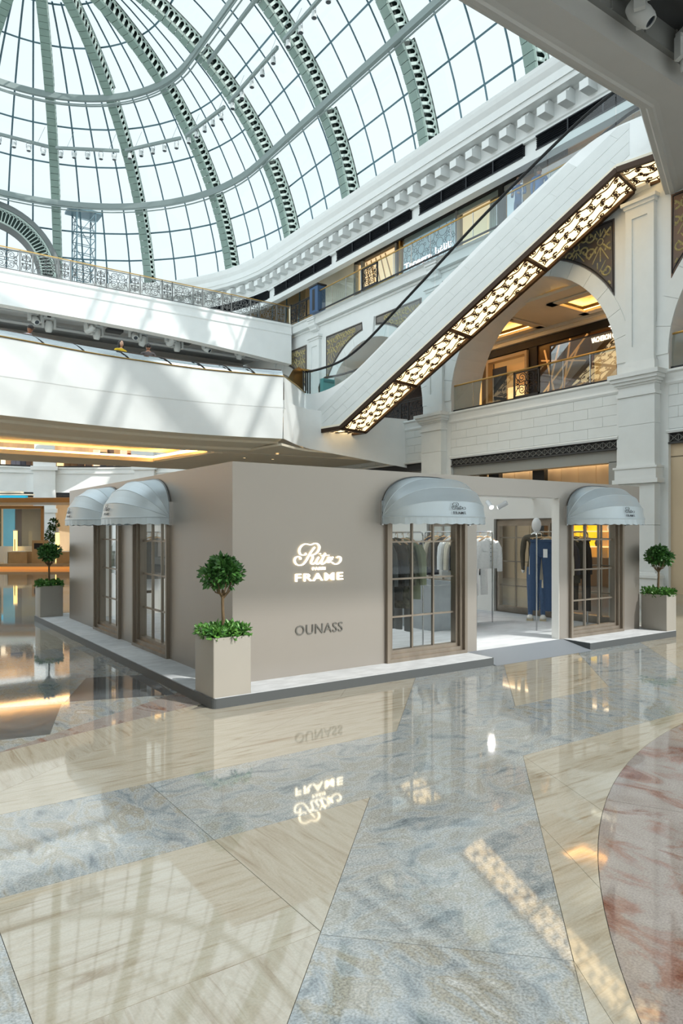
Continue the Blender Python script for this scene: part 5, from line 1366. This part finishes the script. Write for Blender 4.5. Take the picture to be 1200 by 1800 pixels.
# bronze wall with crossing gold sticks
MB().box(LX+0.06,LX+0.12,16.6,19.18,6.1,9.4).build('bronze_wall', mat('bronze brown glass', (92,68,46), 0.22, rgb2=(140,104,66), scale=0.8), lo)
for a,c in (((19.1,7.1),(16.7,9.3)),((18.75,9.1),(18.15,6.9)),((18.0,9.2),(18.9,6.4)),((17.5,9.3),(17.95,6.5)),((17.1,8.9),(18.6,6.3)),((18.9,8.7),(16.8,8.3)),((18.6,6.9),(16.8,7.5)),((18.3,7.4),(17.2,6.4))):
    MB().bar(lx(a[0],a[1],0.08),lx(c[0],c[1],0.08),0.05,0.05).build('gold_stick', mat('lit gold stick', (226,178,110), 0.3, metal=0.7, emit=(255,190,110), estr=0.35), lo)
b = MB(); frame_ring(b, 0,1.2,0,3.0,0.07,-0.06,0.06); o = b.build('bronze_frame', mat('bronze trim', (140,94,50), 0.3, metal=0.8), lo); o.location = (LX,16.6,6.3); o.rotation_euler = (0,0,-PI/2)
MB().box(LX-0.03,LX+0.03,12,16.6,8.55,9.4).build('sign_panel', mat('bronze sign panel', (128,112,88), 0.3, metal=0.4, vary=0.1, scale=1.5), lo)
MB().box(LX+0.2,LX+0.24,11,16.6,6.1,8.5).build('lit_interior', mat('golden shop interior', (216,164,92), 0.4, emit=(255,190,104), estr=0.45, vary=0.25, scale=1.5), lo)
sg = thing('shop_name_sign', 'white lit shop name in capitals cut off by the arch edge', 'sign', (LX-0.06,15.65,9.0))
M_WLET = mat('white lit lettering', (255,250,244), 0.5, emit=(255,244,230), estr=3.0)
text('name_lettering','VACHERON CONSTANTIN',M_WLET,0.2,(0,-0.05,0),(PI/2,0,-PI/2),sg,0.01,0.003,w=1.9,h=0.20)
b = MB()
for k in range(4): b.bar((0,0.02+0.11*math.cos(PI/2*k),0.36+0.11*math.sin(PI/2*k)),(0,0.02+0.02*math.cos(PI/2*k),0.36+0.02*math.sin(PI/2*k)),0.06,0.02)
b.build('cross_emblem', M_WLET, sg)
# clear glass partition in the gallery, it mirrors the escalator underside
t = thing('glass_partition', 'clear glass partition standing behind the arch balustrade near the lit sign', 'partition', (20.45,0,6.12))
b = MB(); b.quad((0,12.2,0),(0,16.3,0),(0,16.3,2.2),(0,12.2,2.2)); b.build('glass_sheet', glass('partition glass', (225,225,215), 0.30), t, fix=False)
b = MB(); b.box(-0.02,0.02,16.3,16.34,0,2.24); b.box(-0.02,0.02,12.2,16.34,2.2,2.24); b.build('bronze_edge', M_BRONZE, t)

# ================================================================ GROUND FLOOR SHOPFRONTS
CROSS = MB()
CROSS.bar((0,-0.11,-0.09),(0,0.11,0.09),0.02,0.02); CROSS.bar((0,-0.11,0.09),(0,0.11,-0.09),0.02,0.02); CROSS.tube([(0,0.06*math.cos(2*PI*i/10),0.06*math.sin(2*PI*i/10)) for i in range(10)],0.009,4,closed=True); CROSS.box(-0.01,0.01,0.11,0.13,-0.1,0.1)
CROSSM = CROSS.mesh('lattice_cross', mat('grey lattice metal', (104,104,100), 0.5, metal=0.3))
for q,yc in enumerate(ARCH[:3]):
    t = thing('shop_entrance', ['ground floor shop bay at the right picture edge with tan interior','ground floor shop bay with beige padded panels above the pavilion','ground floor shop bay hidden behind the pavilion'][q], 'shopfront', (XF,yc,0))
    MB().box(0.06,0.10,-3.5,3.5,4.17,4.45).build('band_backing', M_BLACK, t)
    b = MB(); b.box(-0.02,0.08,-3.52,3.52,4.14,4.19); b.box(-0.02,0.08,-3.52,3.52,4.42,4.47); b.build('band_rail', mat('dark lattice rail', (62,62,62), 0.5, metal=0.3), t)
    if q < 2:
        for i in range(29): obj('lattice_cross', CROSSM, t, (0.03,-3.36+0.24*i,4.305))
    GF = mat('grey shop surround', (150,150,144), 0.5) if q else M_BEIGEP
    b = MB(); b.box(0.1,0.5,-3.5,3.5,3.78,4.16); b.box(0.1,0.5,-3.5,-3.15,0,3.8); b.box(0.1,0.5,3.15,3.5,0,3.8); b.build('surround', GF, t)
    for i in range(9):
        y0 = -3.1+i*0.69; b = MB()
        b.strip([(1.5-0.06*math.sin(PI*k/6),y0+0.68*k/6,0) for k in range(7)],[(1.5-0.06*math.sin(PI*k/6),y0+0.68*k/6,4.1) for k in range(7)]); b.build('padded_panel', M_BEIGEP, t, smooth='all', fix=False)
    MB().box(1.3,1.36,-3.1,3.1,3.98,4.03).build('strip_light', M_STRIP, t)
    MB().box(0.5,1.7,-3.3,3.3,4.1,4.16).build('shop_soffit', M_SOFFIT, t)
    for y in (0.15,2.2): MB().box(0.9,1.1,y-0.25,y+0.25,0,4.1).build('black_column', M_BLACK, t)
# lit counters seen through the far pavilion windows
t = thing('shop_display', 'amber lit shelves with goods seen through the pavilion windows', 'display', (19.05,14.2,0))
MB().box(0,0.5,-1.4,1.4,0,0.9).build('counter', mat('walnut counter', (120,84,52), 0.4), t)
MB().box(0.9,1.0,-1.6,1.6,0,2.6).build('back_panel', mat('amber back panel', (196,140,70), 0.5, emit=(255,180,80), estr=0.35, vary=0.25, scale=2), t)
for z in (1.2,1.7,2.2): MB().box(0.5,0.9,-1.5,1.5,z,z+0.04).build('shelf', mat('lit shelf', (255,214,150), 0.4, emit=(255,206,130), estr=0.9), t)
MB().box(0.85,0.9,-0.2,0.7,1.25,2.55).build('yellow_panel', mat('yellow display', (240,206,40), 0.5, emit=(250,210,40), estr=0.5), t)
for i in range(6): b = MB(); b.lathe([(0.06,0),(0.09,0.10),(0.05,0.2),(0.03,0.22)], n=10); b.build('ornament', [M_GOLD,M_PLASTER,M_DKBROWN][i % 3], t).location = (0.7,-1.2+0.45*i,1.24+0.5*(i % 2))

# ================================================================ FAR END OF THE HALL (left)
far = structure('wall_left', 'distant curved white arcade wall at the end of the hall')
fp = catmull([(2,54.2,0),(6,53.9,0),(8.3,53.5,0),(10.4,53.2,0),(11.9,52.7,0),(14.5,51,0),(16.7,48.9,0),(18.5,46,0),(19.4,42,0)], 4)
fn_ = []
for i,p in enumerate(fp):
    t_ = (fp[min(i+1,len(fp)-1)]-fp[max(i-1,0)]).normalized(); fn_.append(Vector((t_.y,-t_.x,0)))
def fo(d,z): return [(p.x+n.x*d,p.y+n.y*d,z) for p,n in zip(fp,fn_)]
b = MB()
for (d0,z0),(d1,z1) in zip([(0,4.45),(0,5.75),(0.10,5.8),(0.10,5.92),(0.05,5.95),(0.05,6.1),(0.16,6.14),(0.16,6.24)],[(0,5.75),(0.10,5.8),(0.10,5.92),(0.05,5.95),(0.05,6.1),(0.16,6.14),(0.16,6.24),(-1.2,6.24)]): b.strip(fo(d0,z0),fo(d1,z1))
b.build('arcade_wall', M_PLASTER, far, fix=False)
b = MB(); b.strip(fo(-0.05,4.1),fo(-0.05,4.46)); b.build('lattice_band', M_BLACK, far, fix=False)
b = MB(); b.strip(fo(-1.6,0),fo(-1.6,4.2)); b.strip(fo(-1.6,4.2),fo(0,4.2)); b.build('shop_recess', mat('amber far shops', (206,180,146), 0.5, emit=(255,214,160), estr=0.15, vary=0.25, scale=0.6, stretch=(1,1,0.3)), far, fix=False)
b = MB(); b.strip(fo(-1.6,6.1),fo(-1.6,10)); b.build('gallery_recess', mat('brown far gallery', (128,104,84), 0.5, rgb2=(196,160,116), scale=1.1, stretch=(1,1,0.2), emit=(255,200,140), estr=0.3), far, fix=False)  # small glow put into the material to brighten the dark recess
b = MB(); b.strip(fo(-0.03,6.26),fo(-0.03,6.36)); b.build('dark_base', M_BLACK, far, fix=False)
b = MB(); b.strip(fo(0.03,6.2)[-10:],fo(0.03,10.0)[-10:]); b.build('end_wall', M_PLASTER, far, fix=False)
MB().box(11,15.2,48.4,51.6,8.7,8.99).build('roof_terrace', M_PLASTER, far)
b = MB(); b.strip(fo(0.0,8.6),fo(0.0,10.0)); b.build('upper_wall', M_PLASTER, far, fix=False)
for (x,y),an in (((11.15,52.98),-0.32),((16.95,48.5),-0.75)):
    o = obj('pier', None, far, (x,y,0), (0,0,an))
    for z0,z1,w,d in ((0,0.5,0.85,0.5),(0.5,3.0,0.72,0.42),(3.3,6.0,0.72,0.42),(3.0,3.3,0.82,0.5),(6.0,6.28,0.88,0.56),(6.28,6.7,0.74,0.4),(6.7,10,0.66,0.34)): MB().box(-w,w,-d,0.1,z0,z1).build('pier_block', M_PLASTER, o)
# shop goods in the far gallery
rnd = random.Random(8)
FARG = [(255,220,160),(90,70,60),(160,60,50),(60,60,70),(220,200,170),(120,90,60)]
for i in range(30):
    k = 6+i*0.62; j = int(k); 
    if j >= len(fp)-1: break
    p = fp[j].lerp(fp[j+1],k-j); n = fn_[j]; c = rnd.choice(FARG)
    MB().box(-0.22,0.22,-0.1,0.1,0,rnd.uniform(0.7,1.4)).build('window_display', mat(f'far display {c}', c, 0.5, emit=c if sum(c) > 500 else None, estr=0.8), far).location = (p.x-n.x*1.3,p.y-n.y*1.3,6.3)
# kiosk group, set square to the view
KO = Vector((5.38,34.62,0)); KR = -YAW
def kloc(x,y,z=0.0): return (KO.x+x*math.cos(KR)-y*math.sin(KR), KO.y+x*math.sin(KR)+y*math.cos(KR), z)
TAN = mat('tan stone veneer', (192,164,124), 0.5, vary=0.08, scale=3)
t = thing('kiosk_platform', 'low tan platform with an orange lit edge in the far left hall', 'platform', kloc(0,0), KR)
MB().box(-4,5,0.0,7,0.12,0.24).build('deck', mat('pale tan deck', (196,172,138), 0.3), t); MB().box(-4,5,0.06,6.9,0.0,0.12).build('lit_edge', mat('orange lit edge', (255,170,70), 0.5, emit=(255,170,90), estr=0.35), t)
def kbox(name,label,cat,x,y,w,d,h,m,parts=()):
    t = thing(name,label,cat,kloc(x,y,0.24),KR)
    MB().box(-w/2,w/2,0,d,0,h).build('body', m, t)
    for nm,mm,(a,b2,c,d2,e,f2) in parts: MB().box(a,b2,c,d2,e,f2).build(nm, mm, t)
    return t
LITY = mat('yellow lit column', (255,226,150), 0.5, emit=(255,214,130), estr=1.6)
WHT = M_PLASTER
kbox('display_counter','tan display counter with white end on the far kiosk platform','counter',0.56,0.5,0.86,0.8,0.52,TAN,(('white_end',WHT,(-0.62,-0.46,0.0,0.8,0,0.52)),('tray',WHT,(-0.4,0.3,0.1,0.6,0.52,0.56)),))
kbox('light_column','yellow lit column standing behind the tan kiosk counter','light column',-0.08,1.6,0.13,0.13,1.48,LITY,(('cap',WHT,(-0.08,0.08,-0.02,0.15,1.48,1.54)),('lettering_strip',M_BRONZE,(-0.02,0.02,-0.004,0.0,0.4,1.1))))
kbox('terminal_pillar','tan pillar with a black screen on the far kiosk platform','kiosk',1.47,0.6,0.60,0.4,1.05,TAN,(('screen',M_BLACK,(-0.20,0.20,-0.01,0.0,0.66,0.92)),))
kbox('display_counter','tan counter beside the pavilion edge on the far kiosk platform','counter',2.78,0.5,0.9,0.8,0.52,TAN,(('white_tray',WHT,(-0.35,0.3,0.1,0.6,0.52,0.55)),))
kbox('light_column','yellow lit column with pointed top beside the small tree','light column',1.90,1.6,0.14,0.14,1.40,LITY,(('point',M_STEEL,(-0.05,0.05,0.02,0.12,1.40,1.62)),))
# bronze framed glass room with pale blue display
t = thing('glass_kiosk', 'bronze framed glass kiosk with pale blue panels at the left picture edge', 'kiosk', kloc(-2.7,2.4,0.24), KR)
BZ = mat('warm bronze frame', (172,134,90), 0.35, metal=0.7)
b = MB(); b.box(-0.1,0.0,0,0.12,0,2.66); b.box(1.42,1.54,0,0.12,0,2.66); b.box(3.5,3.62,0,0.12,0,2.66); b.box(-0.1,3.62,0,0.12,2.56,2.70); b.box(-0.6,6.6,-0.6,3,2.84,3.06); b.build('bronze_frame', BZ, t)
MB().box(1.54,2.1,0.3,0.36,0,2.56).build('blue_panel', mat('sky blue panel', (120,190,216), 0.5, emit=(120,196,222), estr=0.25), t)
MB().box(2.1,2.45,0.34,0.4,0,2.56).build('grey_panel', mat('mauve grey panel', (150,144,148), 0.5), t)
MB().box(2.45,3.5,0.3,0.36,0,2.56).build('frosted_panel', mat('frosted grey panel', (186,184,176), 0.5, vary=0.08, scale=0.8), t)
b = MB(); b.quad((1.54,0.06,0),(3.5,0.06,0),(3.5,0.06,2.56),(1.54,0.06,2.56)); b.build('glass_front', G_WIN, t, fix=False)
MB().box(1.6,3.3,-0.5,-0.2,0,0.75).build('white_counter', mat('pale white counter', (214,218,222), 0.5), t)
# small tree, turquoise sign, ring pendant
t = thing('potted_tree', 'small dark green potted tree beside the far glass kiosk', 'potted tree', kloc(0.62,4.2,0.24))
MB().lathe([(0.22,0),(0.28,0.1),(0.30,0.6),(0.26,0.62)], n=16).build('pot', WHT, t, smooth=True)
MB().tube([(0,0,0.5),(0.02,0,1.2)],[0.03,0.025],6).build('trunk', M_BARK, t)
obj('foliage', leaf_cloud('foliage', M_LEAF, [((0,0,1.35),(0.34,0.34,0.4)),((0.05,0,1.8),(0.25,0.25,0.35)),((-0.1,0,1.1),(0.3,0.3,0.25))], 500, 0.13, 21), t)
t = thing('hanging_sign', 'curved turquoise sign hung in the far left shop', 'sign', kloc(-7.6,13,3.62), KR)
MB().box(-3,2.9,0,0.3,0,0.34).build('panel', mat('turquoise sign', (30,176,216), 0.5, emit=(30,176,216), estr=0.5), t); MB().box(-3,3.3,-0.1,0.4,0.36,0.44).build('cream_trim', M_CURTAIN, t); MB().box(-3,2.6,-0.1,0.4,0.5,0.62).build('upper_trim', M_CURTAIN, t)
MB().tube([(0,0.1,0.34),(0,0.1,0.62)],0.02,5).build('rod', M_STEEL, t)

# ================================================================ STAGE LIGHTS
b = MB(); b.box(-0.22,0.22,-0.16,0.16,-0.16,0.0); LB = b.mesh('base', mat('pale grey lamp housing', (196,199,198), 0.4))
b = MB()
for s in (-1,1): b.box(s*0.25-0.05,s*0.25+0.05,-0.09,0.09,-0.58,-0.14)
b.box(-0.28,0.28,-0.1,0.1,-0.22,-0.16); LY = b.mesh('yoke', MATS['pale grey lamp housing'])
b = MB(); b.lathe([(0.0,0.27),(0.12,0.25),(0.17,0.12),(0.18,-0.05),(0.15,-0.20),(0.12,-0.26),(0.10,-0.26),(0.10,-0.22),(0.0,-0.22)], n=14, cap=False); LH = b.mesh('head', MATS['pale grey lamp housing'], True)
b = MB(); b.lathe([(0.10,-0.235),(0.0,-0.225)], n=14, cap=False); LL = b.mesh('lens', MATS['dark lamp lens'])
b = MB(); b.box(-0.08,0.08,-0.165,-0.158,-0.13,-0.03); LD = b.mesh('display', M_BLACK)
def stage_light(loc, rz, tilt, label, sc_=1.0):
    t = thing('stage_light', label, 'stage light', loc, rz, 'moving head stage lights'); t.scale = (sc_,)*3
    obj('base', LB, t); y = obj('yoke', LY, t); h = obj('head', LH, t, (0,0,-0.50), (tilt,0,0)); obj('lens', LL, h); obj('display', LD, t); MB().tube([(0,0,0),(0,0,0.22)],0.03,6).build('clamp', M_GREYCEIL, t)
SLP = [(4.46,31.8,10.9),(6.25,31.6,10.9),(6.95,32.3,10.95),(8.5,31.6,10.88),(9.0,32.3,10.95),(10.5,31.6,10.85),(11.1,32.3,10.9),(12.2,31.6,10.8),(12.8,32.3,10.88),(14.0,31.6,10.7),(15.9,31.8,10.62)]
NTH = ['first','second','third','fourth','fifth','sixth','seventh','eighth','ninth','tenth','eleventh']
for i,(x,y,z) in enumerate(SLP):
    stage_light((x,y,11.10 if x < 13 else 11.05), 0.6-0.35*(i % 3), [0.2,-0.9,0.35,1.1][i % 4], f'white moving head light under the upper bridge, {NTH[i]} counted from the man in lavender shirt', 0.95)
stage_light((11.96,7.5,11.85), 0.5, -0.7, 'white moving head light hanging under the near bridge at the top of the picture', 1.05)
stage_light((13.8,7.55,11.8), -0.4, 0.4, 'white moving head light under the near bridge at the right picture edge', 1.05)
# ================================================================ PEOPLE
person('man in lavender shirt with dark cap looking down at the lower bridge rail', (4.25,22.35,6.1), 0.5, (206,206,222), (60,62,72), (30,26,24), skin=(150,104,78), hair='cap', pose='phone', head_tilt=0.45)
person('woman with long black hair in a yellow top at the lower bridge rail', (6.95,22.28,6.1), 0.35, (226,190,40), (70,60,60), (24,20,20), skin=(222,178,152), h=1.68, hair='long', pose='stand')
person('man in dark grey shirt seen from behind at the lower bridge rail', (7.85,22.3,6.1), 2.9, (74,70,72), (50,48,50), (26,24,24), skin=(150,108,84), h=1.72, hair='short', pose='stand')
person('bald man in a dark blue suit standing behind the upper gallery rail', (18.75,16.3,12.08), -1.3, (74,108,156), (62,92,136), (60,50,46), skin=(190,148,124), h=1.80, hair='bald', pose='phone')
person('broad man in a blue suit seen from behind at the upper gallery rail', (18.85,15.5,12.08), 2.2, (70,120,180), (60,98,150), (120,110,104), skin=(200,160,140), h=1.84, hair='short', pose='stand')

# opposite facade, out of the picture, that closes the hall on its left
NEUT = mat('added arcade glow', (214,208,198), 0.6, emit=(255,244,228), estr=0.25)  # glow added to the unseen rear walls to brighten the pavilion side
opp = structure('wall_west', 'white opposite facade of the hall with an added glow in its arcades')
for z0,z1 in ((0,0.3),(4.2,6.4),(10.2,12.4),(13.9,16.2)): MB().box(-6.6,-6.0,-12,46,z0,z1).build('wall_band', M_PLASTER, opp)
for k in range(8): MB().box(-6.6,-5.9,-12+8.1*k,-10.4+8.1*k,0,16.2).build('pier', M_PLASTER, opp)
MB().box(-10.2,-10,-12,46,0,16.2).build('rear_wall', NEUT, opp)
for z in (4.2,10.2,13.9): MB().box(-10,-6.3,-12,46,z+0.1,z+0.2).build('gallery_ceiling', M_SOFFIT, opp)

back = structure('wall_rear_blocker', 'white arcade wall added behind the viewer to block light')  # unseen wall added to cut the light on the pavilion front
for z0,z1 in ((0,0.3),(4.2,6.4),(10.2,12.4)): MB().box(-10,27,-12.6,-12,z0,z1).build('wall_band', M_PLASTER, back)
for k in range(5): MB().box(-10+8.1*k,-8.4+8.1*k,-12.6,-11.9,0,12.4).build('pier', M_PLASTER, back)
MB().box(-10,27,-16.2,-16,0,12.4).build('rear_wall', NEUT, back)
